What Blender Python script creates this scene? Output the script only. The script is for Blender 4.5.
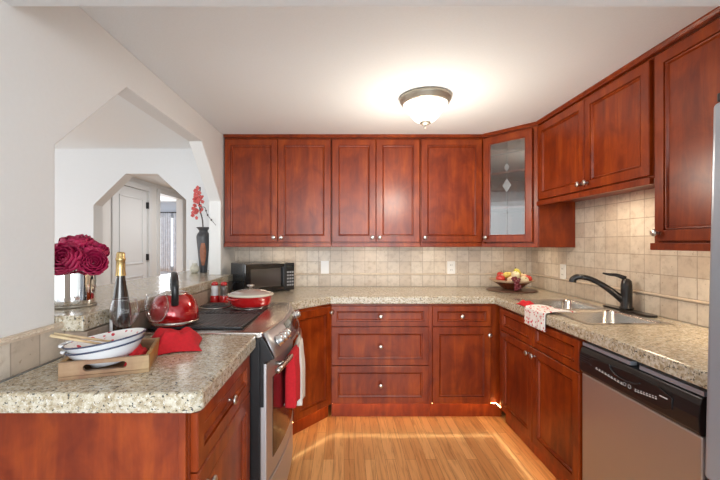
import bpy, bmesh, math, random
from mathutils import Matrix, Vector
random.seed(7)
PI = math.pi
SC = bpy.context.scene
for _o in list(bpy.data.objects):
    bpy.data.objects.remove(_o)
COL = SC.collection

# ------------------------------------------------------------------ camera
CAMZ, F = 1.307, 370.0
cam = bpy.data.cameras.new('camera')
cam.sensor_fit = 'HORIZONTAL'
cam.sensor_width = 36.0
cam.lens = 36.0 * F / 720.0
cam.shift_x = 16.0 / 720.0
cam.shift_y = 3.0 / 720.0
cam.clip_start = 0.02
camo = bpy.data.objects.new('camera', cam)
COL.objects.link(camo)
camo.location = (0, 0, CAMZ)
camo.rotation_euler = (PI / 2, 0, 0)
SC.camera = camo

# ------------------------------------------------------------------ world, light, exposure
SC.view_settings.view_transform = 'Standard'
SC.view_settings.look = 'None'
SC.view_settings.gamma = 1.0
SC.view_settings.use_curve_mapping = False
SC.view_settings.exposure = -0.08
world = bpy.data.worlds.new('daylight')
SC.world = world
world.use_nodes = True
bgn = world.node_tree.nodes['Background']
bgn.inputs[0].default_value = (0.91, 0.96, 1.0, 1)
bgn.inputs[1].default_value = 1.75


def area(name, loc, rot, sx, sy, power, col):
    l = bpy.data.lights.new(name, 'AREA')
    l.shape = 'RECTANGLE'
    l.size, l.size_y = sx, sy
    l.energy = power
    l.color = col
    o = bpy.data.objects.new(name, l)
    COL.objects.link(o)
    o.location = loc
    o.rotation_euler = rot
    return o


# daylight from behind the camera; the dining room light is added fill
area('living_room_daylight', (0.3, -4.4, 1.35), (PI / 2, 0, 0), 4.5, 2.5, 300, (0.93, 0.97, 1.0))
area('dining_room_fill_light', (-3.9, 1.2, 1.4), (PI / 2, 0, -PI / 2 + 0.5), 2.2, 1.6, 8, (0.95, 0.98, 1.0))


# ------------------------------------------------------------------ materials
def new_mat(name):
    m = bpy.data.materials.new(name)
    m.use_nodes = True
    nt = m.node_tree
    return m, nt, nt.nodes['Principled BSDF']


def N(nt, typ, **kw):
    n = nt.nodes.new(typ)
    for k, v in kw.items():
        if k in ('noise_dimensions', 'operation', 'blend_type', 'data_type', 'feature', 'offset', 'offset_frequency', 'squash', 'distance'):
            setattr(n, k, v)
        else:
            n.inputs[k.replace('_', ' ')].default_value = v
    return n


def ramp(nt, fac, stops):
    r = nt.nodes.new('ShaderNodeValToRGB')
    els = r.color_ramp.elements
    while len(els) < len(stops):
        els.new(0.5)
    for e, (p, c) in zip(els, stops):
        e.position = p
        e.color = (c[0], c[1], c[2], 1)
    nt.links.new(fac, r.inputs[0])
    return r.outputs[0]


def mix(nt, fac, a, b, blend='MIX'):
    n = nt.nodes.new('ShaderNodeMix')
    n.data_type = 'RGBA'
    n.blend_type = blend
    for sock, val in ((n.inputs['Factor'], fac), (n.inputs['A'], a), (n.inputs['B'], b)):
        if hasattr(val, 'is_linked'):
            nt.links.new(val, sock)
        elif isinstance(val, (int, float)):
            sock.default_value = val
        else:
            sock.default_value = (val[0], val[1], val[2], 1)
    return n.outputs['Result']


def objcoord(nt, scale=(1, 1, 1)):
    tc = nt.nodes.new('ShaderNodeTexCoord')
    mp = nt.nodes.new('ShaderNodeMapping')
    mp.inputs['Scale'].default_value = scale
    nt.links.new(tc.outputs['Object'], mp.inputs['Vector'])
    return mp.outputs['Vector']


def noise(nt, vec, scale, detail=4, rough=0.55, dist=0.0):
    n = nt.nodes.new('ShaderNodeTexNoise')
    n.inputs['Scale'].default_value = scale
    n.inputs['Detail'].default_value = detail
    n.inputs['Roughness'].default_value = rough
    n.inputs['Distortion'].default_value = dist
    nt.links.new(vec, n.inputs['Vector'])
    return n.outputs['Fac']


def bump(nt, bsdf, h, strength=0.2, dist=0.01):
    b = nt.nodes.new('ShaderNodeBump')
    b.inputs['Strength'].default_value = strength
    b.inputs['Distance'].default_value = dist
    nt.links.new(h, b.inputs['Height'])
    nt.links.new(b.outputs[0], bsdf.inputs['Normal'])


def plain(name, col, rough=0.5, metal=0.0, coat=0.0, emit=None, estr=0.0, trans=0.0, ior=None, vary=0.0, vscale=20, bumpy=0.0):
    m, nt, b = new_mat(name)
    b.inputs['Base Color'].default_value = (*col, 1)
    b.inputs['Roughness'].default_value = rough
    b.inputs['Metallic'].default_value = metal
    b.inputs['Coat Weight'].default_value = coat
    b.inputs['Coat Roughness'].default_value = 0.08
    b.inputs['Transmission Weight'].default_value = trans
    if ior:
        b.inputs['IOR'].default_value = ior
    if emit:
        b.inputs['Emission Color'].default_value = (*emit, 1)
        b.inputs['Emission Strength'].default_value = estr
    v = objcoord(nt)
    f = noise(nt, v, vscale)
    if vary:
        c = mix(nt, f, [x * (1 - vary) for x in col], [min(1, x * (1 + vary)) for x in col])
        nt.links.new(c, b.inputs['Base Color'])
    if bumpy:
        bump(nt, b, f, bumpy, 0.004)
    return m


def make_wood(name, dark, mid, light, rough=0.30, coat=0.55, sc=(9, 9, 1.1)):
    m, nt, b = new_mat(name)
    v = objcoord(nt, sc)
    f1 = noise(nt, v, 2.2, 6, 0.6, 0.6)
    v2 = objcoord(nt, (4.5, 4.5, 3.0))
    f2 = noise(nt, v2, 1.6, 4, 0.6, 0.8)
    c = ramp(nt, f1, [(0.2, dark), (0.52, mid), (0.85, light)])
    c2 = ramp(nt, f2, [(0.3, (0.62, 0.52, 0.50)), (0.7, (1.22, 1.42, 1.30))])
    col = mix(nt, 1.0, c, c2, 'MULTIPLY')
    nt.links.new(col, b.inputs['Base Color'])
    b.inputs['Roughness'].default_value = rough
    b.inputs['Coat Weight'].default_value = coat
    b.inputs['Coat Roughness'].default_value = 0.22
    b.inputs['Specular IOR Level'].default_value = 0.38
    return m


def make_granite():
    m, nt, b = new_mat('granite')
    v = objcoord(nt)
    big = noise(nt, objcoord(nt, (1, 1.7, 1.3)), 13, 6, 0.7, 1.2)
    med = noise(nt, v, 70, 4, 0.7)
    fin = noise(nt, v, 170, 3, 0.7)
    sp = noise(nt, v, 120, 2, 0.55)
    base = ramp(nt, big, [(0.30, (0.30, 0.195, 0.09)), (0.47, (0.50, 0.38, 0.22)), (0.66, (0.62, 0.55, 0.40))])
    gr = ramp(nt, med, [(0.38, (0.16, 0.125, 0.085)), (0.48, (0.47, 0.43, 0.34)), (0.62, (0.74, 0.75, 0.70))])
    c = mix(nt, 0.48, base, gr)
    msk = ramp(nt, sp, [(0.335, (1, 1, 1)), (0.40, (0, 0, 0))])
    c = mix(nt, msk, c, (0.05, 0.048, 0.045))
    msk2 = ramp(nt, fin, [(0.60, (0, 0, 0)), (0.68, (1, 1, 1))])
    c = mix(nt, msk2, c, (0.83, 0.83, 0.80))
    nt.links.new(c, b.inputs['Base Color'])
    b.inputs['Roughness'].default_value = 0.24
    b.inputs['Coat Weight'].default_value = 0.25
    b.inputs['Coat Roughness'].default_value = 0.14
    return m


def brick_vec(nt, axes):
    tc = nt.nodes.new('ShaderNodeTexCoord')
    sp = nt.nodes.new('ShaderNodeSeparateXYZ')
    cb = nt.nodes.new('ShaderNodeCombineXYZ')
    nt.links.new(tc.outputs['Object'], sp.inputs[0])
    nt.links.new(sp.outputs[axes[0]], cb.inputs[0])
    nt.links.new(sp.outputs[axes[1]], cb.inputs[1])
    return cb.outputs[0], tc.outputs['Object']


def make_tile(name, axes, size=0.104):
    m, nt, b = new_mat(name)
    vec, oc = brick_vec(nt, axes)
    br = nt.nodes.new('ShaderNodeTexBrick')
    br.offset = 0.0
    br.inputs['Scale'].default_value = 1.0
    br.inputs['Brick Width'].default_value = size
    br.inputs['Row Height'].default_value = size
    br.inputs['Mortar Size'].default_value = 0.0028
    br.inputs['Mortar Smooth'].default_value = 0.3
    br.inputs['Bias'].default_value = 0.0
    br.inputs['Color1'].default_value = (0.54, 0.45, 0.36, 1)
    br.inputs['Color2'].default_value = (0.67, 0.60, 0.51, 1)
    br.inputs['Mortar'].default_value = (0.40, 0.33, 0.26, 1)
    nt.links.new(vec, br.inputs['Vector'])
    f = noise(nt, oc, 22, 6, 0.65, 0.3)
    mot = ramp(nt, f, [(0.3, (0.80, 0.77, 0.74)), (0.5, (1.0, 1.0, 1.0)), (0.75, (1.10, 1.09, 1.07))])
    c = mix(nt, 1.0, br.outputs['Color'], mot, 'MULTIPLY')
    pit = noise(nt, oc, 60, 3, 0.6)
    pm = ramp(nt, pit, [(0.27, (1, 1, 1)), (0.34, (0, 0, 0))])
    c = mix(nt, pm, c, (0.40, 0.31, 0.22))
    nt.links.new(c, b.inputs['Base Color'])
    b.inputs['Roughness'].default_value = 0.42
    h = nt.nodes.new('ShaderNodeMath')
    h.operation = 'SUBTRACT'
    nt.links.new(f, h.inputs[0])
    nt.links.new(br.outputs['Fac'], h.inputs[1])
    bump(nt, b, h.outputs[0], 0.25, 0.004)
    return m


def make_floor():
    m, nt, b = new_mat('oak_planks')
    vec, oc = brick_vec(nt, (1, 0))
    br = nt.nodes.new('ShaderNodeTexBrick')
    br.offset = 0.37
    br.offset_frequency = 2
    br.inputs['Scale'].default_value = 1.0
    br.inputs['Brick Width'].default_value = 0.85
    br.inputs['Row Height'].default_value = 0.062
    br.inputs['Mortar Size'].default_value = 0.0009
    br.inputs['Mortar Smooth'].default_value = 0.2
    br.inputs['Color1'].default_value = (0.60, 0.275, 0.095, 1)
    br.inputs['Color2'].default_value = (0.83, 0.46, 0.19, 1)
    br.inputs['Mortar'].default_value = (0.20, 0.09, 0.035, 1)
    nt.links.new(vec, br.inputs['Vector'])
    g = noise(nt, objcoord(nt, (26, 1.6, 1)), 2.0, 6, 0.65, 0.8)
    gm = ramp(nt, g, [(0.30, (0.58, 0.50, 0.42)), (0.5, (1, 1, 1)), (0.8, (1.12, 1.12, 1.12))])
    c = mix(nt, 1.0, br.outputs['Color'], gm, 'MULTIPLY')
    k = noise(nt, objcoord(nt, (9, 3.0, 1)), 1.7, 3, 0.5, 0.4)
    km = ramp(nt, k, [(0.22, (1, 1, 1)), (0.30, (0, 0, 0))])
    c = mix(nt, km, c, (0.24, 0.10, 0.035))
    nt.links.new(c, b.inputs['Base Color'])
    b.inputs['Roughness'].default_value = 0.34
    b.inputs['Coat Weight'].default_value = 0.5
    b.inputs['Coat Roughness'].default_value = 0.12
    return m


def make_brushed(name, col, rough, sc):
    m, nt, b = new_mat(name)
    v = objcoord(nt, sc)
    f = noise(nt, v, 3.0, 3, 0.5)
    r = nt.nodes.new('ShaderNodeMapRange')
    r.inputs['To Min'].default_value = rough * 0.8
    r.inputs['To Max'].default_value = rough * 1.2
    nt.links.new(f, r.inputs['Value'])
    nt.links.new(r.outputs[0], b.inputs['Roughness'])
    b.inputs['Base Color'].default_value = (*col, 1)
    b.inputs['Metallic'].default_value = 1.0
    return m


def make_floral(name):
    m, nt, b = new_mat(name)
    v = objcoord(nt)
    vo = nt.nodes.new('ShaderNodeTexVoronoi')
    vo.inputs['Scale'].default_value = 52
    nt.links.new(v, vo.inputs['Vector'])
    n2 = noise(nt, v, 110, 2, 0.5)
    ad = nt.nodes.new('ShaderNodeMath')
    ad.operation = 'MULTIPLY_ADD'
    ad.inputs[1].default_value = 0.35
    nt.links.new(n2, ad.inputs[0])
    nt.links.new(vo.outputs['Distance'], ad.inputs[2])
    msk = ramp(nt, ad.outputs[0], [(0.47, (1, 1, 1)), (0.54, (0, 0, 0))])
    c = mix(nt, msk, (0.86, 0.83, 0.80), (0.62, 0.03, 0.05))
    nt.links.new(c, b.inputs['Base Color'])
    b.inputs['Roughness'].default_value = 0.4
    return m


def thin_glass(name, tint=(1, 1, 1), gloss=0.12, rough=0.02):
    m = bpy.data.materials.new(name)
    m.use_nodes = True
    nt = m.node_tree
    nt.nodes.clear()
    out = nt.nodes.new('ShaderNodeOutputMaterial')
    t = nt.nodes.new('ShaderNodeBsdfTransparent')
    t.inputs[0].default_value = (*tint, 1)
    g = nt.nodes.new('ShaderNodeBsdfGlossy')
    g.inputs['Roughness'].default_value = rough
    lw = nt.nodes.new('ShaderNodeLayerWeight')
    lw.inputs[0].default_value = 0.4
    ad = nt.nodes.new('ShaderNodeMath')
    ad.operation = 'MULTIPLY_ADD'
    ad.inputs[1].default_value = 0.95
    ad.inputs[2].default_value = gloss
    nt.links.new(lw.outputs['Facing'], ad.inputs[0])
    pw = nt.nodes.new('ShaderNodeMath')
    pw.operation = 'POWER'
    pw.inputs[1].default_value = 2.1
    nt.links.new(ad.outputs[0], pw.inputs[0])
    ms = nt.nodes.new('ShaderNodeMixShader')
    nt.links.new(pw.outputs[0], ms.inputs[0])
    nt.links.new(t.outputs[0], ms.inputs[1])
    nt.links.new(g.outputs[0], ms.inputs[2])
    nt.links.new(ms.outputs[0], out.inputs[0])
    return m


WOOD = make_wood('cherry_wood', (0.14, 0.014, 0.0025), (0.255, 0.033, 0.004), (0.42, 0.075, 0.007), 0.31, 0.06)
GRAN = make_granite()
TILE_XZ = make_tile('travertine_tile_back', (0, 2))
TILE_YZ = make_tile('travertine_tile_side', (1, 2))
LINER = plain('travertine_liner', (0.66, 0.55, 0.43), 0.4, vary=0.25, vscale=40, bumpy=0.2)
FLOOR = make_floor()
WALL = plain('wall_paint', (0.745, 0.745, 0.73), 0.7, vary=0.02, vscale=60, bumpy=0.08)
WALLW = plain('white_wall_paint', (0.76, 0.765, 0.765), 0.7, vary=0.015, vscale=60, bumpy=0.05)
CEIL = plain('ceiling_paint', (0.85, 0.88, 0.89), 0.8, vary=0.03, vscale=120, bumpy=0.25)
TRIMW = plain('white_trim_paint', (0.72, 0.74, 0.76), 0.4, vary=0.01)
STEEL = plain('stainless_steel', (0.56, 0.55, 0.55), 0.5, metal=1.0)
STEELP = plain('polished_steel', (0.66, 0.62, 0.58), 0.24, metal=1.0)
CHROME = plain('satin_nickel', (0.60, 0.57, 0.53), 0.28, metal=1.0)
MIRROR = plain('mirror_silver', (0.82, 0.81, 0.79), 0.06, metal=1.0, bumpy=0.12, vscale=9)
BLACKP = plain('black_plastic', (0.012, 0.012, 0.013), 0.32)
BLACKG = plain('black_glass', (0.006, 0.006, 0.007), 0.12, coat=0.3)
BLACKE = plain('black_enamel', (0.010, 0.010, 0.011), 0.35)
IRON = plain('cast_iron', (0.055, 0.057, 0.060), 0.42, vary=0.4, vscale=60, bumpy=0.4)
BRONZE = plain('dark_bronze', (0.018, 0.016, 0.016), 0.28, metal=0.4, coat=0.3)
BRONZEL = plain('brushed_bronze', (0.36, 0.32, 0.26), 0.4, metal=0.6)
RED = plain('red_enamel', (0.50, 0.008, 0.010), 0.12, coat=1.0)
REDMET = plain('red_metallic_enamel', (0.40, 0.004, 0.007), 0.16, metal=0.3, coat=1.0)
REDCL = plain('red_cotton', (0.55, 0.010, 0.018), 0.9, vary=0.25, vscale=90, bumpy=0.5)
WHITECL = plain('white_cotton', (0.78, 0.75, 0.70), 0.9, vary=0.05, vscale=90, bumpy=0.4)
FLORAL = make_floral('red_flower_print')
WHITEC = plain('white_ceramic', (0.78, 0.80, 0.83), 0.15, coat=0.5)
WHITEP = plain('white_plastic', (0.82, 0.81, 0.78), 0.35)
NAVY = plain('navy_glaze', (0.05, 0.06, 0.11), 0.25)
BAMBOO = make_wood('light_wood', (0.60, 0.42, 0.25), (0.70, 0.53, 0.34), (0.78, 0.62, 0.43), 0.5, 0.05, (3, 20, 20))
TRAYW = make_wood('acacia_wood', (0.22, 0.115, 0.06), (0.36, 0.205, 0.115), (0.47, 0.30, 0.19), 0.5, 0.1, (2, 14, 14))
TRAYE = make_wood('lit_acacia_wood', (0.30, 0.13, 0.035), (0.45, 0.215, 0.06), (0.55, 0.29, 0.10), 0.5, 0.1, (14, 2, 14))  # tray sides: amber light painted into a brighter wood colour
GLASS = thin_glass('clear_glass', (0.96, 0.97, 0.98), 0.12)
PANE = thin_glass('cabinet_glass', (0.85, 0.84, 0.82), 0.34)
BEVG = thin_glass('frosted_bevel_glass', (0.62, 0.62, 0.64), 0.45, 0.3)
LEAD = plain('lead_came', (0.30, 0.29, 0.28), 0.35, metal=0.8)
BOTG = plain('dark_bottle_glass', (0.018, 0.010, 0.006), 0.05, coat=1.0)
GOLD = plain('gold_foil', (0.62, 0.45, 0.20), 0.32, metal=0.9, bumpy=0.2, vscale=60)
LABELW = plain('white_paper', (0.85, 0.85, 0.86), 0.6)
PETAL = plain('crimson_petal', (0.40, 0.009, 0.07), 0.5, vary=0.55, vscale=30)
GREEN = plain('leaf_green', (0.05, 0.12, 0.03), 0.5, vary=0.3)
STEMB = plain('dark_twig', (0.05, 0.03, 0.025), 0.6)
CORAL = plain('coral_blossom', (0.62, 0.11, 0.10), 0.5, vary=0.6, vscale=80)
VASEM = plain('smoky_vase_glaze', (0.060, 0.058, 0.062), 0.35, vary=0.5, vscale=14)
VASEO = plain('copper_vase_patch', (0.30, 0.10, 0.045), 0.4, vary=0.7, vscale=30)
CREAM = plain('cream_ceramic', (0.62, 0.58, 0.47), 0.35, vary=0.1)
FBOWL = plain('red_brown_glaze', (0.20, 0.045, 0.018), 0.2, coat=0.6, vary=0.4, vscale=18)
FRIM = plain('sand_glaze', (0.52, 0.36, 0.24), 0.35, vary=0.2)
BOARD = plain('brown_slate', (0.16, 0.085, 0.055), 0.35, vary=0.3, vscale=14)
APPLE = plain('apple_skin', (0.55, 0.035, 0.022), 0.28, coat=0.4, vary=0.35, vscale=12)
PEACH = plain('pale_peach_skin', (0.80, 0.56, 0.34), 0.5, vary=0.2, vscale=10)
LEMON = plain('lemon_skin', (0.80, 0.60, 0.13), 0.4, vary=0.1, vscale=60, bumpy=0.2)
PEAR = plain('pear_skin', (0.62, 0.56, 0.09), 0.4, vary=0.2, vscale=30)
CAULI = plain('cream_gourd_skin', (0.80, 0.70, 0.46), 0.5, vary=0.15, vscale=30)
GRAPE = plain('red_grape_skin', (0.16, 0.018, 0.030), 0.25, coat=0.3)
LAMPG = plain('lit_alabaster_glass', (0.9, 0.85, 0.75), 0.3, emit=(1.0, 0.93, 0.83), estr=1.7, vary=0.1, vscale=9)
ROPEL = plain('warm_rope_glow', (1, 0.8, 0.5), 0.3, emit=(1.0, 0.62, 0.22), estr=26.0)
PUCKL = plain('warm_lens_glow', (1, 0.9, 0.7), 0.3, emit=(1.0, 0.84, 0.62), estr=9.0)
CURT = plain('grey_curtain', (0.68, 0.69, 0.74), 0.8, vary=0.3, vscale=14)
SINKM = make_brushed('sink_steel', (0.60, 0.57, 0.53), 0.24, (30, 2, 2))
FRIDGEM = plain('grey_fridge_enamel', (0.38, 0.41, 0.46), 0.3, metal=0.4)
HALFW = plain('taupe_half_wall_paint', (0.34, 0.265, 0.205), 0.4, vary=0.35, vscale=45)
DISPL = plain('dark_display', (0.02, 0.024, 0.022), 0.08, coat=0.6)
MARK = plain('white_print', (0.75, 0.75, 0.75), 0.5)
GREYM = plain('microwave_case', (0.03, 0.033, 0.038), 0.25)

# ------------------------------------------------------------------ mesh helpers
W = {}


class M:
    """collects geometry in world coordinates (or in a frame T) and links it as ONE mesh object"""

    def __init__(self, T=None):
        self.bm = bmesh.new()
        self.T = T

    def p(self, v):
        v = Vector(v)
        return self.T @ v if self.T else v

    def vert(self, v):
        return self.bm.verts.new(self.p(v))

    def face(self, vs):
        try:
            return self.bm.faces.new(vs)
        except ValueError:
            return None

    def box(self, a, b):
        x0, y0, z0 = a
        x1, y1, z1 = b
        v = [self.vert(c) for c in ((x0, y0, z0), (x1, y0, z0), (x1, y1, z0), (x0, y1, z0), (x0, y0, z1), (x1, y0, z1), (x1, y1, z1), (x0, y1, z1))]
        for f in ((0, 3, 2, 1), (4, 5, 6, 7), (0, 1, 5, 4), (1, 2, 6, 5), (2, 3, 7, 6), (3, 0, 4, 7)):
            self.face([v[i] for i in f])
        return self

    def prism(self, poly, z0, z1, holes=(), axis='z'):
        """polygon (with holes) swept from z0 to z1 along the axis; poly in (x,y) / for axis x: (y,z)"""
        def mk(q, h):
            return (q[0], q[1], h) if axis == 'z' else ((h, q[0], q[1]) if axis == 'x' else (q[0], h, q[1]))
        caps = []
        for h in (z0, z1):
            loops = []
            for lp in [poly] + list(holes):
                loops.append([self.vert(mk(q, h)) for q in lp])
            caps.append(loops)
        for la, lb in zip(caps[0], caps[1]):
            n = len(la)
            for i in range(n):
                self.face([la[i], la[(i + 1) % n], lb[(i + 1) % n], lb[i]])
        for loops in caps:
            if len(loops) == 1:
                self.face(loops[0])
            else:
                es = []
                for lp in loops:
                    for i in range(len(lp)):
                        e = self.bm.edges.get((lp[i], lp[(i + 1) % len(lp)]))
                        es.append(e)
                bmesh.ops.triangle_fill(self.bm, use_beauty=True, use_dissolve=False, edges=es)
        return self

    def lathe(self, prof, c=(0, 0, 0), seg=32, sx=1.0, sy=1.0, rot=None, wob=None):
        """profile of (r,z) around a vertical axis at c"""
        c = Vector(c)
        rings = []
        for r, z in prof:
            if r <= 1e-6:
                q = Vector((0, 0, z))
                rings.append([self.vert(c + (rot @ q if rot else q))])
            else:
                ring = []
                for i in range(seg):
                    a = 2 * PI * i / seg
                    rr = r * (wob(a, z) if wob else 1)
                    q = Vector((rr * math.cos(a) * sx, rr * math.sin(a) * sy, z))
                    ring.append(self.vert(c + (rot @ q if rot else q)))
                rings.append(ring)
        for a, b in zip(rings, rings[1:]):
            if len(a) == 1 and len(b) == 1:
                continue
            for i in range(seg):
                j = (i + 1) % seg
                if len(a) == 1:
                    self.face([a[0], b[i], b[j]])
                elif len(b) == 1:
                    self.face([a[i], a[j], b[0]])
                else:
                    self.face([a[i], a[j], b[j], b[i]])
        return self

    def tube(self, pts, r, seg=10, cap=True):
        pts = [Vector(q) for q in pts]
        n = len(pts)
        rs = r if isinstance(r, (list, tuple)) else [r] * n
        up = None
        rings = []
        for i, q in enumerate(pts):
            d = (pts[min(i + 1, n - 1)] - pts[max(i - 1, 0)]).normalized()
            if up is None:
                up = Vector((0, 0, 1)) if abs(d.z) < 0.9 else Vector((1, 0, 0))
            s = d.cross(up).normalized()
            up = s.cross(d).normalized()
            rings.append([self.vert(q + (s * math.cos(2 * PI * k / seg) + up * math.sin(2 * PI * k / seg)) * rs[i]) for k in range(seg)])
        for a, b in zip(rings, rings[1:]):
            for k in range(seg):
                self.face([a[k], a[(k + 1) % seg], b[(k + 1) % seg], b[k]])
        if cap:
            self.face(rings[0][::-1])
            self.face(rings[-1])
        return self

    def grid(self, nu, nv, fn):
        vs = [[self.vert(fn(i / (nu - 1), j / (nv - 1))) for j in range(nv)] for i in range(nu)]
        for i in range(nu - 1):
            for j in range(nv - 1):
                self.face([vs[i][j], vs[i + 1][j], vs[i + 1][j + 1], vs[i][j + 1]])
        return self

    def ball(self, c, r, sx=1, sy=1, sz=1, seg=20, rings=12, rot=None):
        prof = [(r * math.sin(PI * k / rings), -r * math.cos(PI * k / rings) * sz) for k in range(rings + 1)]
        return self.lathe(prof, c, seg, sx, sy, rot)

    def build(self, name, mat, parent=None, smooth=False, bevel=0.0, solid=0.0, sub=0, seg=2):
        bmesh.ops.remove_doubles(self.bm, verts=self.bm.verts, dist=1e-5)
        bmesh.ops.recalc_face_normals(self.bm, faces=self.bm.faces)
        root = Matrix()
        if parent is not None:
            root = W[parent.name]
        self.bm.transform(root.inverted())
        me = bpy.data.meshes.new(name)
        self.bm.to_mesh(me)
        self.bm.free()
        o = bpy.data.objects.new(name, me)
        COL.objects.link(o)
        me.materials.append(mat)
        if parent is not None:
            o.parent = parent
        W[o.name] = root
        if smooth:
            for f in me.polygons:
                f.use_smooth = True
        if solid:
            s = o.modifiers.new('solidify', 'SOLIDIFY')
            s.thickness = solid
            s.offset = 0
        if bevel:
            b = o.modifiers.new('bevel', 'BEVEL')
            b.width = bevel
            b.segments = seg
            b.limit_method = 'ANGLE'
            b.angle_limit = math.radians(40)
            b.harden_normals = False
        if sub:
            s = o.modifiers.new('subsurf', 'SUBSURF')
            s.levels = s.render_levels = sub
        return o


def tag(o, label=None, cat=None, group=None, kind=None):
    if label:
        o['label'] = label
    if cat:
        o['category'] = cat
    if group:
        o['group'] = group
    if kind:
        o['kind'] = kind
    return o


def thing(name, label, cat, loc=(0, 0, 0), rz=0.0, group=None):
    o = bpy.data.objects.new(name, None)
    COL.objects.link(o)
    o.empty_display_size = 0.05
    o.location = loc
    o.rotation_euler = (0, 0, rz)
    W[o.name] = Matrix.Translation(loc) @ Matrix.Rotation(rz, 4, 'Z')
    return tag(o, label, cat, group)


def single(m, name, mat, label, cat, loc, group=None, **kw):
    """a thing that is one mesh: its origin moved to loc"""
    for v in m.bm.verts:
        v.co -= Vector(loc)
    o = m.build(name, mat, None, **kw)
    o.location = loc
    W[o.name] = Matrix.Translation(loc)
    return tag(o, label, cat, group)


def struct(m, name, mat, origin=(0, 0, 0), label=None, **kw):
    for v in m.bm.verts:
        v.co -= Vector(origin)
    o = m.build(name, mat, None, **kw)
    o.location = origin
    W[o.name] = Matrix.Translation(origin)
    return tag(o, label, None, None, 'structure')


def arc(pts, n=8):
    """Catmull-Rom through the points"""
    P = [Vector(q) for q in pts]
    P = [P[0] * 2 - P[1]] + P + [P[-1] * 2 - P[-2]]
    out = []
    for i in range(1, len(P) - 2):
        for k in range(n):
            t = k / n
            a, b, c, d = P[i - 1:i + 3]
            out.append(0.5 * ((2 * b) + (c - a) * t + (2 * a - 5 * b + 4 * c - d) * t * t + (3 * b - a - 3 * c + d) * t ** 3))
    out.append(P[-2])
    return out


# ------------------------------------------------------------------ the room
CEILZ = 2.19
XL, XR, YB = -0.985, 1.70, 3.345
ctr = 0.914
struct(M().box((-5, 0.95, -0.06), (2.2, 9.2, 0)), 'floor', FLOOR, label='honey oak plank floor running towards the back wall')
struct(M().box((-5, -4.2, -0.06), (2.2, 0.9499, 0)), 'floor_living', plain('pale_grey_bounce_floor', (0.60, 0.62, 0.66), 0.95, vary=0.1, vscale=300, bumpy=0.5), label='unseen living room floor, pale grey to neutralise bounced light')  # unseen floor, grey invented to keep the bounce on walls and ceiling neutral
struct(M().box((-5, -2.0, CEILZ), (2.2, 9.2, CEILZ + 0.1)), 'ceiling', CEIL, label='flat off-white ceiling')
struct(M().box((XL, 0.80, 2.007), (XR, 1.094, CEILZ - 0.001)), 'trim_1', WALL, label='dropped header crossing the ceiling just above the viewer')
# left wall with the eight-sided pass-through
op = [(1.263, 1.0), (1.263, 1.64), (1.68, 2.014), (2.565, 2.014), (2.956, 1.64), (2.956, 1.0)]
struct(M().prism([(-2.0, 0), (YB + 0.1, 0), (YB + 0.1, CEILZ), (-2.0, CEILZ)], -1.08, XL, [op], 'x'), 'wall_left', WALL,
       label='cream left wall with a pointed pass-through opening', bevel=0.006)
struct(M().box((-0.9845, 1.29, 0), (-0.895, 2.97, 0.998)), 'wall_half', HALFW, label='taupe half wall carrying the raised granite bar', bevel=0.004)
struct(M().box((XL, YB, 0), (XR + 0.1, YB + 0.1, CEILZ)), 'wall_back', WALL, label='back wall behind the kitchen cabinets')
struct(M().box((XR, -2.0, 0), (XR + 0.1, YB, CEILZ)), 'wall_right', WALL, label='right wall behind the sink')
# tile backsplashes
struct(M().box((XL + 0.0005, YB - 0.010, ctr), (XR, YB - 0.0005, 1.020)), 'trim_2', TILE_XZ, (-0.02, YB, ctr), label='lower course of travertine tile on the back wall', bevel=0)
struct(M().box((XL + 0.0005, YB - 0.010, 1.034), (XR, YB - 0.0005, 1.40)), 'trim_3', TILE_XZ, (-0.02, YB, 1.034), label='upper travertine tiles on the back wall')
struct(M().box((XL + 0.0005, YB - 0.017, 1.0205), (XR - 0.01, YB - 0.0005, 1.0335)), 'trim_4', LINER, label='travertine pencil liner along the back wall', bevel=0.005)
struct(M().box((XR - 0.010, 1.10, ctr), (XR - 0.0005, YB - 0.011, 1.020)), 'trim_5', TILE_YZ, (XR, 3.33, ctr), label='lower course of travertine tile on the right wall')
struct(M().box((XR - 0.010, 1.10, 1.034), (XR - 0.0005, YB - 0.011, 1.66)), 'trim_6', TILE_YZ, (XR, 3.33, 1.034), label='upper travertine tiles on the right wall')
struct(M().box((XR - 0.017, 1.10, 1.0205), (XR - 0.0005, YB - 0.018, 1.0335)), 'trim_7', LINER, label='travertine pencil liner along the right wall', bevel=0.005)
struct(M().box((XL + 0.0005, 0.55, ctr), (XL + 0.010, 1.289, 1.015)), 'trim_8', TILE_YZ, (XL, 1.29, ctr), label='course of travertine tile on the left wall beside the bar')
lin = M().box((XL + 0.0005, 0.55, 1.0155), (XL + 0.016, 1.289, 1.034))
lin.tube([(XL + 0.0165, 0.55 + 0.0075 * k, 1.025 + (0.0016 if k % 2 else -0.0016)) for k in range(99)], 0.0045, 6)
struct(lin, 'trim_9', LINER, label='rope-patterned travertine liner on the left wall')

# dining room end wall with the eight-sided archway, hall and bedroom beyond
YE = 3.46
m = M().prism([(-4.6, 0), (-2.343, 0), (-2.343, 1.663), (-2.042, 1.955), (-1.744, 1.955), (-1.476, 1.71), (-1.476, 0), (-1.081, 0), (-1.081, CEILZ), (-4.6, CEILZ)], YE, YE + 0.13, axis='y')
struct(m, 'wall_end', WALLW, label='white dining room wall with an eight-sided archway')
XH = -2.82
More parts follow.
